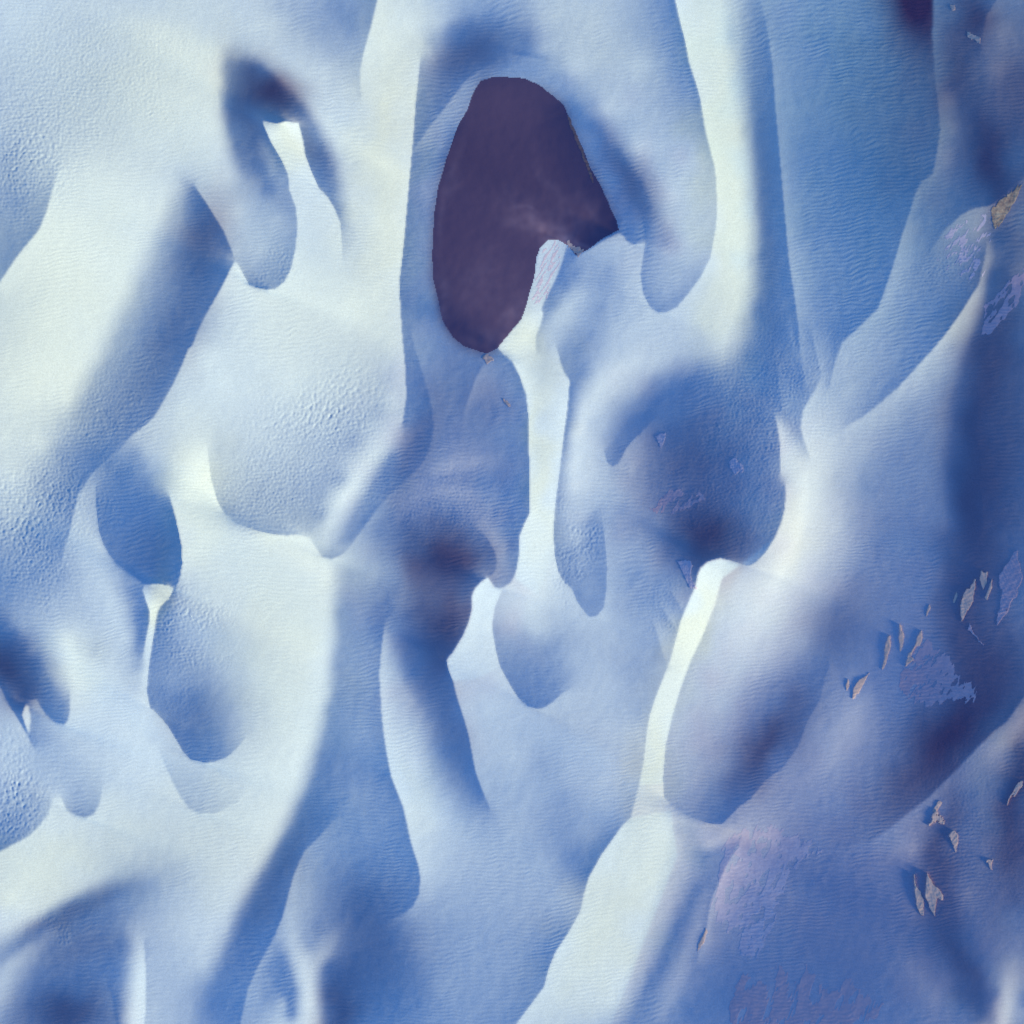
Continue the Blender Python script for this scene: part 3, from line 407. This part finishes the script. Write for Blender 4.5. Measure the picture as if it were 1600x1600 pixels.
def ripple_bump(nt, bsdf, strength, grain):
    """fine wind ripples whose crests run across the picture, plus sand grain"""
    co = node(nt, 'ShaderNodeTexCoord')
    w = node(nt, 'ShaderNodeTexNoise', Scale=0.04, Detail=3.0); nt.links.new(co.outputs['Object'], w.inputs['Vector'])
    wm = node(nt, 'ShaderNodeVectorMath', operation='MULTIPLY_ADD'); wm.inputs[1].default_value = (0.0, 8.0, 0.0)
    nt.links.new(w.outputs['Color'], wm.inputs[0]); nt.links.new(co.outputs['Object'], wm.inputs[2])
    wv = node(nt, 'ShaderNodeTexWave', wave_type='BANDS', bands_direction='Y', wave_profile='SIN')
    wv.inputs['Scale'].default_value = 0.46; wv.inputs['Distortion'].default_value = 7.0; wv.inputs['Detail'].default_value = 2.5
    wv.inputs['Detail Scale'].default_value = 0.8; wv.inputs['Detail Roughness'].default_value = 0.55
    nt.links.new(wm.outputs[0], wv.inputs['Vector'])
    n2 = node(nt, 'ShaderNodeTexNoise', Scale=2.6, Detail=3.0, Roughness=0.65)
    nt.links.new(co.outputs['Object'], n2.inputs['Vector'])
    am0 = node(nt, 'ShaderNodeTexNoise', Scale=0.06, Detail=3.0); nt.links.new(co.outputs['Object'], am0.inputs['Vector'])
    am = node(nt, 'ShaderNodeMapRange'); am.inputs['From Min'].default_value = 0.38; am.inputs['From Max'].default_value = 0.62
    am.inputs['To Min'].default_value = 0.12; am.inputs['To Max'].default_value = 0.75; nt.links.new(am0.outputs['Fac'], am.inputs['Value'])
    mp = node(nt, 'ShaderNodeMapping'); mp.inputs['Scale'].default_value = (0.75, 1.9, 0.3); nt.links.new(wm.outputs[0], mp.inputs['Vector'])
    n3 = node(nt, 'ShaderNodeTexNoise', Scale=1.0, Detail=0.6); nt.links.new(mp.outputs[0], n3.inputs['Vector'])
    mx = node(nt, 'ShaderNodeMath', operation='MULTIPLY_ADD'); mx.inputs[1].default_value = 1.6
    nt.links.new(n3.outputs['Fac'], mx.inputs[0]); nt.links.new(wv.outputs['Fac'], mx.inputs[2])
    m0 = node(nt, 'ShaderNodeMath', operation='MULTIPLY'); nt.links.new(mx.outputs[0], m0.inputs[0]); nt.links.new(am.outputs[0], m0.inputs[1])
    m1 = node(nt, 'ShaderNodeMath', operation='MULTIPLY'); m1.inputs[1].default_value = grain
    nt.links.new(n2.outputs['Fac'], m1.inputs[0])
    ad = node(nt, 'ShaderNodeMath', operation='ADD')
    nt.links.new(m0.outputs[0], ad.inputs[0]); nt.links.new(m1.outputs[0], ad.inputs[1])
    bp = node(nt, 'ShaderNodeBump', Strength=1.0, Distance=strength)
    nt.links.new(ad.outputs[0], bp.inputs['Height']); nt.links.new(bp.outputs[0], bsdf.inputs['Normal'])
m_sand, nt, bs = mat('pale_sand', (0.8, 0.8, 0.8))
ad_ = node(nt, 'ShaderNodeAttribute', attribute_name='shade_damp_tint'); am_ = node(nt, 'ShaderNodeAttribute', attribute_name='mauve_sand')
co = node(nt, 'ShaderNodeTexCoord')
ng = node(nt, 'ShaderNodeTexNoise', Scale=5.0, Detail=3.0); nt.links.new(co.outputs['Object'], ng.inputs['Vector'])
nb = node(nt, 'ShaderNodeTexNoise', Scale=0.12, Detail=4.0); nt.links.new(co.outputs['Object'], nb.inputs['Vector'])
ac_ = node(nt, 'ShaderNodeAttribute', attribute_name='sunlit_cream')
col = mixc(nt, nb.outputs['Fac'], (0.72, 0.80, 0.90, 1), (0.77, 0.84, 0.92, 1))
col = mixc(nt, ac_.outputs['Fac'], col, (0.80, 0.82, 0.75, 1))  # sunlit warmth put into the base colour
at_ = node(nt, 'ShaderNodeAttribute', attribute_name='teal_sand')
col = mixc(nt, at_.outputs['Fac'], col, (0.56, 0.76, 0.74, 1))
col = mixc(nt, am_.outputs['Fac'], col, (0.68, 0.56, 0.68, 1))
col = mixc(nt, ad_.outputs['Fac'], col, (0.23, 0.09, 0.17, 1))  # painted shade of the hollows, plus the damp pool margin
gr = node(nt, 'ShaderNodeMapRange'); gr.inputs['From Min'].default_value = 0.3; gr.inputs['From Max'].default_value = 0.7
gr.inputs['To Min'].default_value = 0.9; gr.inputs['To Max'].default_value = 1.08; nt.links.new(ng.outputs['Fac'], gr.inputs['Value'])
col = mixc(nt, 1.0, col, gr.outputs[0], 'MULTIPLY')
nt.links.new(col, bs.inputs['Base Color'])
ripple_bump(nt, bs, 0.019, 0.32)

m_pool, nt, bs = mat('wet_violet_mud', (0.14, 0.065, 0.115), 0.45, 0.35)
co = node(nt, 'ShaderNodeTexCoord')
nb = node(nt, 'ShaderNodeTexNoise', Scale=0.06, Detail=2.0, Roughness=0.45, Distortion=1.0); nt.links.new(co.outputs['Object'], nb.inputs['Vector'])
si = node(nt, 'ShaderNodeAttribute', attribute_name='pool_sheen')
pc = mixc(nt, nb.outputs['Fac'], (0.15, 0.09, 0.175, 1), (0.20, 0.115, 0.20, 1))
nt.links.new(mixc(nt, si.outputs['Fac'], pc, (0.55, 0.33, 0.40, 1)), bs.inputs['Base Color'])  # sheen of the pool mixed into its colour
def rock(name, c0, c1):
    m, nt, bs = mat(name, c0)
    co = node(nt, 'ShaderNodeTexCoord'); n = node(nt, 'ShaderNodeTexNoise', Scale=1.2, Detail=5.0, Roughness=0.7)
    nt.links.new(co.outputs['Object'], n.inputs['Vector'])
    rp = node(nt, 'ShaderNodeMapRange'); rp.inputs['From Min'].default_value = 0.35; rp.inputs['From Max'].default_value = 0.65
    nt.links.new(n.outputs['Fac'], rp.inputs['Value'])
    nt.links.new(mixc(nt, rp.outputs[0], (*c0, 1), (*c1, 1)), bs.inputs['Base Color'])
    ripple_bump(nt, bs, 0.02, 0.6)
    return m
m_tan = rock('tan_rock', (0.98, 0.66, 0.56), (0.92, 0.60, 0.50))
m_gold = rock('gold_gravel', (0.92, 0.62, 0.40), (0.40, 0.24, 0.20))
m_lav = rock('lavender_crust', (0.84, 0.70, 0.80), (0.74, 0.61, 0.72))
m_mauve = rock('mauve_crust', (0.86, 0.58, 0.64), (0.76, 0.52, 0.59))
m_silt = rock('brown_silt', (0.46, 0.26, 0.24), (0.30, 0.16, 0.17))

# ------------------------------------------------------------------ terrain: one height field, cut into its parts along the crests
CX = (X[:-1, :-1] + X[1:, 1:]) / 2; CY = (Y[:-1, :-1] + Y[1:, 1:]) / 2
region = np.zeros((N - 1, N - 1), np.int16)
PARTS = []            # filled below: (name, label, polygon)
def crest_poly(k, *extra): return [v for q in np.array(CREST[k]).reshape(-1, 4)[:, :2].tolist() for v in q] + list(extra)
PARTS += [('slip_face', 'teardrop blue slip face with a dimpled foot', crest_poly(3)[:32] + [425,215, 395,250, 372,320]),
          ('slip_face', 'broad dimpled slip face with a rounded foot', crest_poly(7) + [510,800, 560,725, 600,640, 560,600, 440,650, 350,670]),
          ('slip_face', 'smooth dark blue oval slip face', crest_poly(8) + [250,912, 275,918, 287,880, 281,830, 262,770, 235,705, 200,700, 160,735]),
          ('slip_face', 'long blue slip face with a pitted top beside the thin white spur', crest_poly(9)[24:] + [370,1060, 320,980, 285,950]),
          ('slip_face', 'rounded blue lobe on the pale middle slope', crest_poly(38) + [880,1000, 850,960, 810,930]),
          ('slip_face', 'pitted blue tongue right of the tall white spur', crest_poly(34)[18:] + [925,760, 895,740]),
          ('slip_face', 'pale blue rounded lobe left of the cream ridge', crest_poly(23)[:28] + [1090,350, 1040,340]),
          ('slip_face', 'violet shaded slip face in the lower right', crest_poly(33)[14:] + [1240,1060, 1180,1080, 1120,1120, 1060,1140]),
          ('slip_face', 'small blue lobe above the violet hollow', crest_poly(31) + [1000,625, 960,660]),
          ('hollow', 'dark indigo hollow beside the short white spur', [697,1032, 737,950, 750,910, 766,901, 776,876, 760,840, 700,805, 630,810, 625,900, 640,990, 670,1040]),
          ('hollow', 'violet hollow with lavender crust below the big ridge', [1090,900, 1107,877, 1140,875, 1170,885, 1200,860, 1228,795, 1220,700, 1150,620, 1060,640, 1010,700, 1020,820, 1060,880]),
          ('spur', 'short white spur with a blunt square tip', crest_poly(3)[30:] + [500,430, 461,390, 464,350, 451,295]),
          ('spur', 'thin white spur with a flared tip', crest_poly(9)[2:32]),
          ('spur', 'tall cream spur running down from the dark pool', [778,542, 815,500, 838,478, 849,487, 838,522, 872,547, 891,592, 882,675, 866,810, 867,868, 840,930, 805,905, 812,837, 827,803, 826,650, 812,587]),
          ('spur', 'short pale spur with a rounded tip beside the indigo hollow', [707,1065, 699,1045, 697,1032, 707,1020, 722,995, 732,972, 737,950, 736,935, 740,922, 750,910, 762,902, 772,917, 785,922, 773,950, 769,975, 775,1020, 780,1045, 745,1062]),
          ('ridge', 'cream ridge crest left of the dark pool', [588,-60, 566,80, 562,150, 570,300, 580,480, 622,470, 630,370, 648,150, 655,90, 665,-60]),
          ('ridge', 'tall cream ridge right of the dark pool', [1042,-60, 1070,60, 1095,150, 1119,262, 1121,350, 1112,400, 1060,477, 1130,540, 1170,480, 1180,300, 1150,100, 1140,-60]),
          ('ridge', 'bright narrow white ridge with a hooked head', crest_poly(32)[2:44] + [1130,905, 1102,990, 1065,1080, 1042,1170, 1038,1230]),
          ('ridge', 'wide cream ridge along the bottom', crest_poly(39) + [1050,1270, 1060,1340, 1020,1440, 980,1540, 940,1640])]
zw = (Z * U).astype(np.float32); xw = (X - 800) * U; yw = (800 - Y) * U
bright_parts = np.zeros((N, N), bool)                       # painted shade and mauve are kept off the bright spurs and ridges
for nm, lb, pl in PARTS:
    if nm in ('spur', 'ridge'): bright_parts |= inside(pl, X, Y)
DARK = (DARK * (1 - blur(bright_parts.astype(float), 1.2))).astype(np.float32); MAUVE = (MAUVE * (1 - blur(bright_parts.astype(float), 1.2))).astype(np.float32)
for k, (nm, lb, pl) in enumerate(PARTS): region[inside(pl, CX, CY) & (region == 0)] = k + 1
POOL_ID = 99; region[inside(POOL, CX + WX[:-1, :-1] * 0.8, CY + WY[:-1, :-1] * 0.8)] = POOL_ID

def mesh_from(name, co, quads, attrs=None):
    me = bpy.data.meshes.new(name); nf = len(quads)
    me.vertices.add(len(co)); me.vertices.foreach_set('co', np.ascontiguousarray(co, np.float32).ravel())
    me.loops.add(4 * nf); me.loops.foreach_set('vertex_index', np.ascontiguousarray(quads, np.int32).ravel())
    me.polygons.add(nf); me.polygons.foreach_set('loop_start', np.arange(0, 4 * nf, 4, dtype=np.int32))
    me.polygons.foreach_set('use_smooth', np.ones(nf, bool))
    for k, v in (attrs or {}).items():
        me.attributes.new(k, 'FLOAT', 'POINT').data.foreach_set('value', np.ascontiguousarray(v, np.float32))
    me.update(calc_edges=True)
    return me
idx = np.arange(N * N, dtype=np.int32).reshape(N, N)
Q = np.stack([idx[1:, :-1], idx[1:, 1:], idx[:-1, 1:], idx[:-1, :-1]], -1)
CO = np.stack([xw, yw, zw], -1).reshape(-1, 3); DK = DARK.ravel(); MV = MAUVE.ravel(); SL = POOL_SHEEN.ravel(); CR = CREAM.ravel(); TL = TEAL.ravel()
def terrain_piece(name, rid, material, parent=None):
    q = Q[region == rid]
    used, inv = np.unique(q, return_inverse=True)
    me = mesh_from(name, CO[used], inv.reshape(-1, 4), {'shade_damp_tint': DK[used], 'mauve_sand': MV[used], 'pool_sheen': SL[used], 'sunlit_cream': CR[used], 'teal_sand': TL[used]})
    me.materials.append(material)
    ob = bpy.data.objects.new(name, me); scn.collection.objects.link(ob); ob.parent = parent
    return ob
field = terrain_piece('dune_field', 0, m_sand); field['kind'] = 'structure'
field['label'] = 'pale wind-shaped dunes with blue shaded slopes seen from above'
for k, (nm, lb, pl) in enumerate(PARTS):
    terrain_piece(nm, k + 1, m_sand, field)['label'] = lb
pool = terrain_piece('mud_pool', POOL_ID, m_pool); pool['kind'] = 'structure'
pool['label'] = 'dark violet pool of wet mud between pale dune banks'

# the desert goes on beyond the modelled square, in coarser sheets
def outer_sheet():
    s = np.concatenate([[-9000, -7000, -5200, -4000, -3200, -2600, -2100], np.arange(-1700, LO, 11.0), np.arange(LO, 800, 11.0)])
    s = np.unique(np.concatenate([s, 1600 - s]))
    gx_, gy_ = np.meshgrid(s, s)
    def fold(v):                                   # the same family of dunes goes on, turned about the edges of the square
        i = np.mod(((v - LO) / STEP).round().astype(int), 2 * N)
        return np.where(i >= N, 2 * N - 1 - i, i)
    px, py = fold(gx_), fold(gy_)
    far = np.clip((np.maximum(abs(gx_ - 800), abs(gy_ - 800)) - 2300) / 2500, 0, 1)
    zz = Z[py, px] * (1 - far) + 40 * far * np.sin(gx_ / 260 + 1.3 * np.sin(gy_ / 700)) - 0.4
    n = len(s); ii = np.arange(n * n).reshape(n, n)
    q = np.stack([ii[1:, :-1], ii[1:, 1:], ii[:-1, 1:], ii[:-1, :-1]], -1)
    cx, cy = (gx_[:-1, :-1] + gx_[1:, 1:]) / 2, (gy_[:-1, :-1] + gy_[1:, 1:]) / 2
    keep = ~((cx > LO + 14) & (cx < HI - 14) & (cy > LO + 14) & (cy < HI - 14))
    q = q[keep]; used, inv = np.unique(q, return_inverse=True)
    co = np.stack([(gx_ - 800) * U, (800 - gy_) * U, zz * U], -1).reshape(-1, 3)[used]
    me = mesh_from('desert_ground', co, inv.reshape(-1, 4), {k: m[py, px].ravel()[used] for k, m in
                   (('shade_damp_tint', DARK), ('mauve_sand', MAUVE), ('sunlit_cream', CREAM), ('teal_sand', TEAL))})
    me.materials.append(m_sand)
    o = bpy.data.objects.new('desert_ground', me); scn.collection.objects.link(o); o['kind'] = 'structure'
outer_sheet()

# ------------------------------------------------------------------ rock outcrops and crusts lying on the sand
def height(x, y):
    fx = np.clip((x - LO) / STEP, 0, N - 2); fy = np.clip((y - LO) / STEP, 0, N - 2)
    i, j = fy.astype(int), fx.astype(int); a, b = fx - j, fy - i
    return Z[i, j] * (1 - a) * (1 - b) + Z[i, j + 1] * a * (1 - b) + Z[i + 1, j] * (1 - a) * b + Z[i + 1, j + 1] * a * b
def fld(x, y, ax, ay, sd):
    """cheap smooth noise for ragged outlines"""
    r = np.random.default_rng(sd); v = np.zeros_like(x)
    for k in range(14):
        f = 2 ** r.uniform(0, 3.2); th = r.uniform(0, 6.28); ph = r.uniform(0, 6.28)
        v += np.sin(f * (x / ax * math.cos(th) + y / ay * math.sin(th)) + ph) / f ** 0.6
    return v / 2.2
def outcrop(name, label, cat, poly, material, thick=0.4, rag=1.5, group=None, holes=0.0, lean=25, step=0.8, grain=6.0, tilt=0.0):
    xs, ys = poly[::2], poly[1::2]
    x = np.arange(min(xs) - 4, max(xs) + 4, step); y = np.arange(min(ys) - 4, max(ys) + 4, step)
    gx_, gy_ = np.meshgrid(x, y); sd = int(sum(poly)) % 9973
    a = R(lean); rx = gx_ * math.cos(a) + gy_ * math.sin(a); ry = -gx_ * math.sin(a) + gy_ * math.cos(a)
    f1 = fld(rx, ry, grain * 0.45, grain * 1.6, sd); f2 = fld(rx, ry, grain * 0.45, grain * 1.6, sd + 1)
    ins = inside(poly, gx_ + rag * f1, gy_ + rag * 2.0 * f2)
    if holes: ins &= fld(rx, ry, grain * 0.5, grain * 1.7, sd + 2) > holes
    d = ins.astype(float)
    for _ in range(3):
        d = (d + np.roll(d, 1, 0) + np.roll(d, -1, 0) + np.roll(d, 1, 1) + np.roll(d, -1, 1)) / 5
    top = height(gx_, gy_) + thick * (np.clip(2 * d - 0.6, 0, 1) * (1 + 0.25 * fld(gx_, gy_, 3, 3, sd + 3)) + 0.05)
    along = (gx_ - np.mean(xs)) * sx + (gy_ - np.mean(ys)) * sy
    if tilt and ins.any(): top = top + tilt * (along[ins].max() - along)
    n0, n1 = gx_.shape; ii = np.arange(n0 * n1).reshape(n0, n1)
    cell = ins[:-1, :-1] & ins[1:, :-1] & ins[:-1, 1:] & ins[1:, 1:]
    co = np.stack([gx_, gy_, top], -1).reshape(-1, 3); lo = co.copy(); lo[:, 2] = height(gx_, gy_).ravel() - 0.6; rim = co.copy()
    q = np.stack([ii[1:, :-1], ii[1:, 1:], ii[:-1, 1:], ii[:-1, :-1]], -1)[cell]
    if len(q) == 0: return None
    K = n0 * n1; quads = [q]
    cp = np.pad(cell, 1)                                       # side walls round the outline
    for dy, dx, (e0, e1) in ((1, 0, (0, 1)), (-1, 0, (2, 3)), (0, 1, (1, 2)), (0, -1, (3, 0))):
        edge = cell & ~cp[1 + dy:cp.shape[0] - 1 + dy, 1 + dx:cp.shape[1] - 1 + dx]
        qq = np.stack([ii[1:, :-1], ii[1:, 1:], ii[:-1, 1:], ii[:-1, :-1]], -1)[edge]
        quads.append(np.stack([qq[:, e1] + K, qq[:, e0] + K, qq[:, e0] + 2 * K, qq[:, e1] + 2 * K], -1))
    quads = np.concatenate(quads); co = np.concatenate([co, rim, lo])
    used, inv = np.unique(quads, return_inverse=True); co = co[used]
    cx, cy = (min(xs) + max(xs)) / 2, (min(ys) + max(ys)) / 2; cz = float(height(np.array([cx]), np.array([cy]))[0])
    co = np.stack([(co[:, 0] - cx) * U, (cy - co[:, 1]) * U, (co[:, 2] - cz) * U], -1)
    me = mesh_from(name, co, inv.reshape(-1, 4)); me.materials.append(material)
    o = bpy.data.objects.new(name, me); scn.collection.objects.link(o); o.location = ((cx - 800) * U, (800 - cy) * U, cz * U)
    o['label'] = label; o['category'] = cat
    if group: o['group'] = group
    return o
G1 = 'tan rock shards on the lower right slope'; G2 = 'thin pale rock streaks on the right slope'; G3 = 'tan rock fragments on the dark right slope'; G4 = 'lavender crusts on the shaded sand'
for nm, lb, ct_, pl, mt, kw in [
 ('rock_shard', 'slim tan rock shard, left one of the pair at lower right', 'rock', [1431,1358, 1434,1385, 1440,1394, 1445,1406, 1446,1434, 1441,1431, 1436,1425, 1432,1405, 1431,1380], m_tan, dict(tilt=.07, group=G1, rag=.5)),
 ('rock_shard', 'broad pointed tan rock shard, right one of the pair at lower right', 'rock', [1451,1363, 1456,1376, 1466,1388, 1476,1400, 1476,1407, 1466,1407, 1463,1436, 1455,1420, 1447,1402, 1449,1380], m_tan, dict(tilt=.07, group=G1, rag=.5)),
 ('rock_shard', 'small wedge of tan rock above the pointed shard pair', 'rock', [1485,1305, 1492,1299, 1500,1306, 1500,1318, 1496,1335, 1489,1318], m_tan, dict(tilt=.07, group=G1, rag=.6)),
 ('rock_shard', 'ragged fan of tan rock just below the long dark crest', 'rock', [1453,1292, 1460,1275, 1466,1270, 1478,1280, 1481,1293, 1468,1286], m_tan, dict(tilt=.07, group=G1)),
 ('rock_shard', 'narrow tan sliver just above the ragged rock fan', 'rock', [1470,1253, 1475,1256, 1465,1273, 1460,1271], m_tan, dict(tilt=.07, group=G1, rag=.5)),
 ('rock_shard', 'faint tan rock chip near the right edge below the dark crest', 'rock', [1544,1345, 1555,1346, 1552,1362, 1547,1358], m_tan, dict(tilt=.07, group=G1)),
 ('rock_shard', 'rusty sliver of rock at the far right edge of the dark slope', 'rock', [1596,1222, 1600,1228, 1585,1245, 1574,1262, 1576,1248, 1588,1232], m_tan, dict(tilt=.07, group=G1)),
 ('rock_streak', 'tall pale rock streak, left of the upper three', 'rock', [1388,1003, 1394,992, 1396,1020, 1387,1040, 1380,1050, 1386,1022], m_tan, dict(tilt=.08, group=G2, rag=.8)),
 ('rock_streak', 'short pale rock streak in the middle of the upper three', 'rock', [1410,974, 1415,990, 1416,1010, 1411,1021, 1408,1010], m_tan, dict(tilt=.08, group=G2, rag=.8)),
 ('rock_streak', 'curved pale rock streak, right of the upper three', 'rock', [1444,983, 1445,1000, 1441,1010, 1433,1010, 1427,1025, 1432,1035, 1418,1044, 1423,1022, 1434,1004], m_tan, dict(tilt=.08, group=G2, rag=.8)),
 ('rock_streak', 'slanting pale rock streak with a broad lower end', 'rock', [1367,1049, 1358,1063, 1346,1084, 1335,1096, 1338,1078, 1348,1062, 1358,1058], m_tan, dict(tilt=.08, group=G2, rag=.6)),
 ('rock_streak', 'tiny upright rock streak left of the slanting one', 'rock', [1329,1061, 1332,1074, 1327,1083, 1325,1074], m_tan, dict(tilt=.08, group=G2, rag=.4)),
 ('rock_fragment', 'large tan fragment on the dark right slope', 'rock', [1526,903, 1528,915, 1524,940, 1514,955, 1505,974, 1502,945, 1508,930, 1518,918], m_tan, dict(tilt=.07, group=G3, rag=.7)),
 ('rock_fragment', 'blocky tan fragment right above the large one', 'rock', [1536,893, 1546,892, 1545,912, 1539,923, 1534,906], m_tan, dict(tilt=.07, group=G3, rag=.7)),
 ('rock_fragment', 'thin slanted fragment beside the blocky tan one', 'rock', [1553,903, 1554,918, 1546,938, 1541,936, 1547,920], m_tan, dict(tilt=.07, group=G3, rag=.7)),
 ('rock_fragment', 'dull mauve streaked fragments near the right edge', 'rock', [1590,860, 1600,900, 1590,930, 1575,955, 1558,982, 1560,960, 1568,930, 1562,900, 1576,880], m_mauve, dict(group=G3)),
 ('gravel_patch', 'golden brown gravel patch on the upper right crest', 'gravel', [1546,328, 1560,314, 1580,299, 1597,286, 1582,318, 1568,342, 1553,362, 1549,345], m_gold, dict(grain=3, rag=1)),
 ('gravel_patch', 'pinkish brown gravel band at the right edge below the golden one', 'gravel', [1537,520, 1540,475, 1560,455, 1585,430, 1605,412, 1605,450, 1590,475, 1570,500, 1550,522], m_mauve, dict(thick=.1, grain=8, holes=-.5)),
 ('rock_chip', 'pinkish chip near the top of the dark blue gully', 'rock', [1482,7, 1490,9, 1492,16, 1485,18], m_tan, dict(rag=.5)),
 ('rock_chip', 'slanting pink chip at the right side of the gully', 'rock', [1508,50, 1520,56, 1531,62, 1529,73, 1518,64, 1509,60], m_tan, dict(rag=.6)),
 ('rock_chip', 'small pink chip on the blue slope below the dark pool', 'rock', [784,620, 791,624, 799,633, 795,636, 787,628], m_tan, dict(rag=.4)),
 ('rock_chip', 'tiny pale chip at the lower lip of the dark pool', 'rock', [752,557, 762,552, 772,560, 762,568], m_tan, dict(rag=.6)),
 ('crust', 'pink crust flake beside the hooked white ridge head', 'crust', [1058,876, 1080,874, 1084,884, 1079,900, 1091,921, 1078,918, 1068,898], m_lav, dict(rag=.8)),
 ('crust', 'small lavender crust flake in the violet hollow', 'crust', [1140,718, 1150,715, 1162,725, 1163,737, 1150,742, 1143,732], m_lav, dict(rag=.8, group=G4)),
 ('crust', 'triangular lavender flake at the upper left of the violet hollow', 'crust', [1024,680, 1043,674, 1041,687, 1034,702, 1030,690], m_lav, dict(rag=.6, group=G4)),
 ('crust', 'jagged lavender crust patch in the violet hollow', 'crust', [1015,795, 1030,785, 1050,762, 1070,768, 1095,765, 1105,778, 1085,790, 1060,800, 1030,805], m_mauve, dict(group=G4, thick=.1, holes=-.3)),
 ('crust', 'mauve crust sheet with a ragged lower edge on the right slope', 'crust', [1408,1055, 1425,1040, 1440,1005, 1455,1000, 1465,1015, 1490,1030, 1500,1060, 1530,1075, 1525,1095, 1490,1095, 1460,1105, 1435,1098, 1412,1085], m_mauve, dict(group=G4, thick=.1, rag=2, holes=-.9)),
 ('crust', 'wide mauve crust sheet with a ragged top at the bottom edge', 'crust', [1150,1640, 1140,1560, 1160,1520, 1205,1545, 1215,1500, 1240,1540, 1262,1505, 1290,1550, 1330,1530, 1350,1555, 1385,1562, 1370,1590, 1330,1590, 1300,1640], m_mauve, dict(group=G4, thick=.1, rag=3, holes=-.8, grain=9)),
 ('crust', 'pale lavender crust along the gully beside the wide bottom ridge', 'crust', [1128,1330, 1160,1300, 1215,1296, 1268,1318, 1290,1335, 1250,1350, 1225,1400, 1208,1450, 1180,1500, 1158,1490, 1150,1460, 1125,1450, 1112,1420, 1122,1380], m_lav, dict(group=G4, thick=.1, rag=3, holes=-.6, grain=9)),
 ('crust', 'thin white pink streak of crust beside the gully', 'crust', [1104,1450, 1106,1460, 1098,1478, 1090,1490, 1092,1474, 1100,1458], m_tan, dict(rag=.8)),
 ('crust', 'pinkish crust on the bank right of the pale gully crest', 'crust', [1462,378, 1500,345, 1540,335, 1548,370, 1535,420, 1510,440, 1490,420, 1470,410], m_lav, dict(group=G4, thick=.1, holes=.15, grain=7, rag=5)),
 ('crust', 'pale speckled crust on the white tongue dipping into the dark pool', 'crust', [846,392, 858,376, 872,374, 880,386, 872,420, 856,458, 838,476, 830,470, 840,430], m_lav, dict(group=G4, thick=.1, holes=-.1, grain=4)),
 ('crust', 'thin brown silty line along the right shore of the dark pool', 'crust', [886,172, 893,186, 906,216, 916,242, 924,262, 930,285, 925,280, 917,258, 908,236, 898,212, 888,188], m_silt, dict(thick=.12, rag=.7)),
 ('crust', 'small pink crust at the notch in the lower shore of the dark pool', 'crust', [884,371, 900,380, 914,388, 905,397, 895,390, 887,381], m_tan, dict(thick=.12, rag=1.2)),
 ('rock_streak', 'faint rock streak high on the slope above the upper three', 'rock', [1456,943, 1458,950, 1452,962, 1449,968, 1451,955], m_tan, dict(tilt=.07, group=G2, rag=.4)),
 ('rock_fragment', 'thin pale sliver just left of the large tan fragment', 'rock', [1499,922, 1500,932, 1494,945, 1492,942, 1496,930], m_tan, dict(tilt=.07, group=G3, rag=.4)),
 ('rock_fragment', 'long faint streak below the large tan fragment', 'rock', [1518,968, 1521,985, 1533,1000, 1543,1012, 1536,1008, 1524,994, 1515,985], m_mauve, dict(group=G3, rag=.6)),
]:
    outcrop(nm, lb, ct_, pl, mt, **kw)
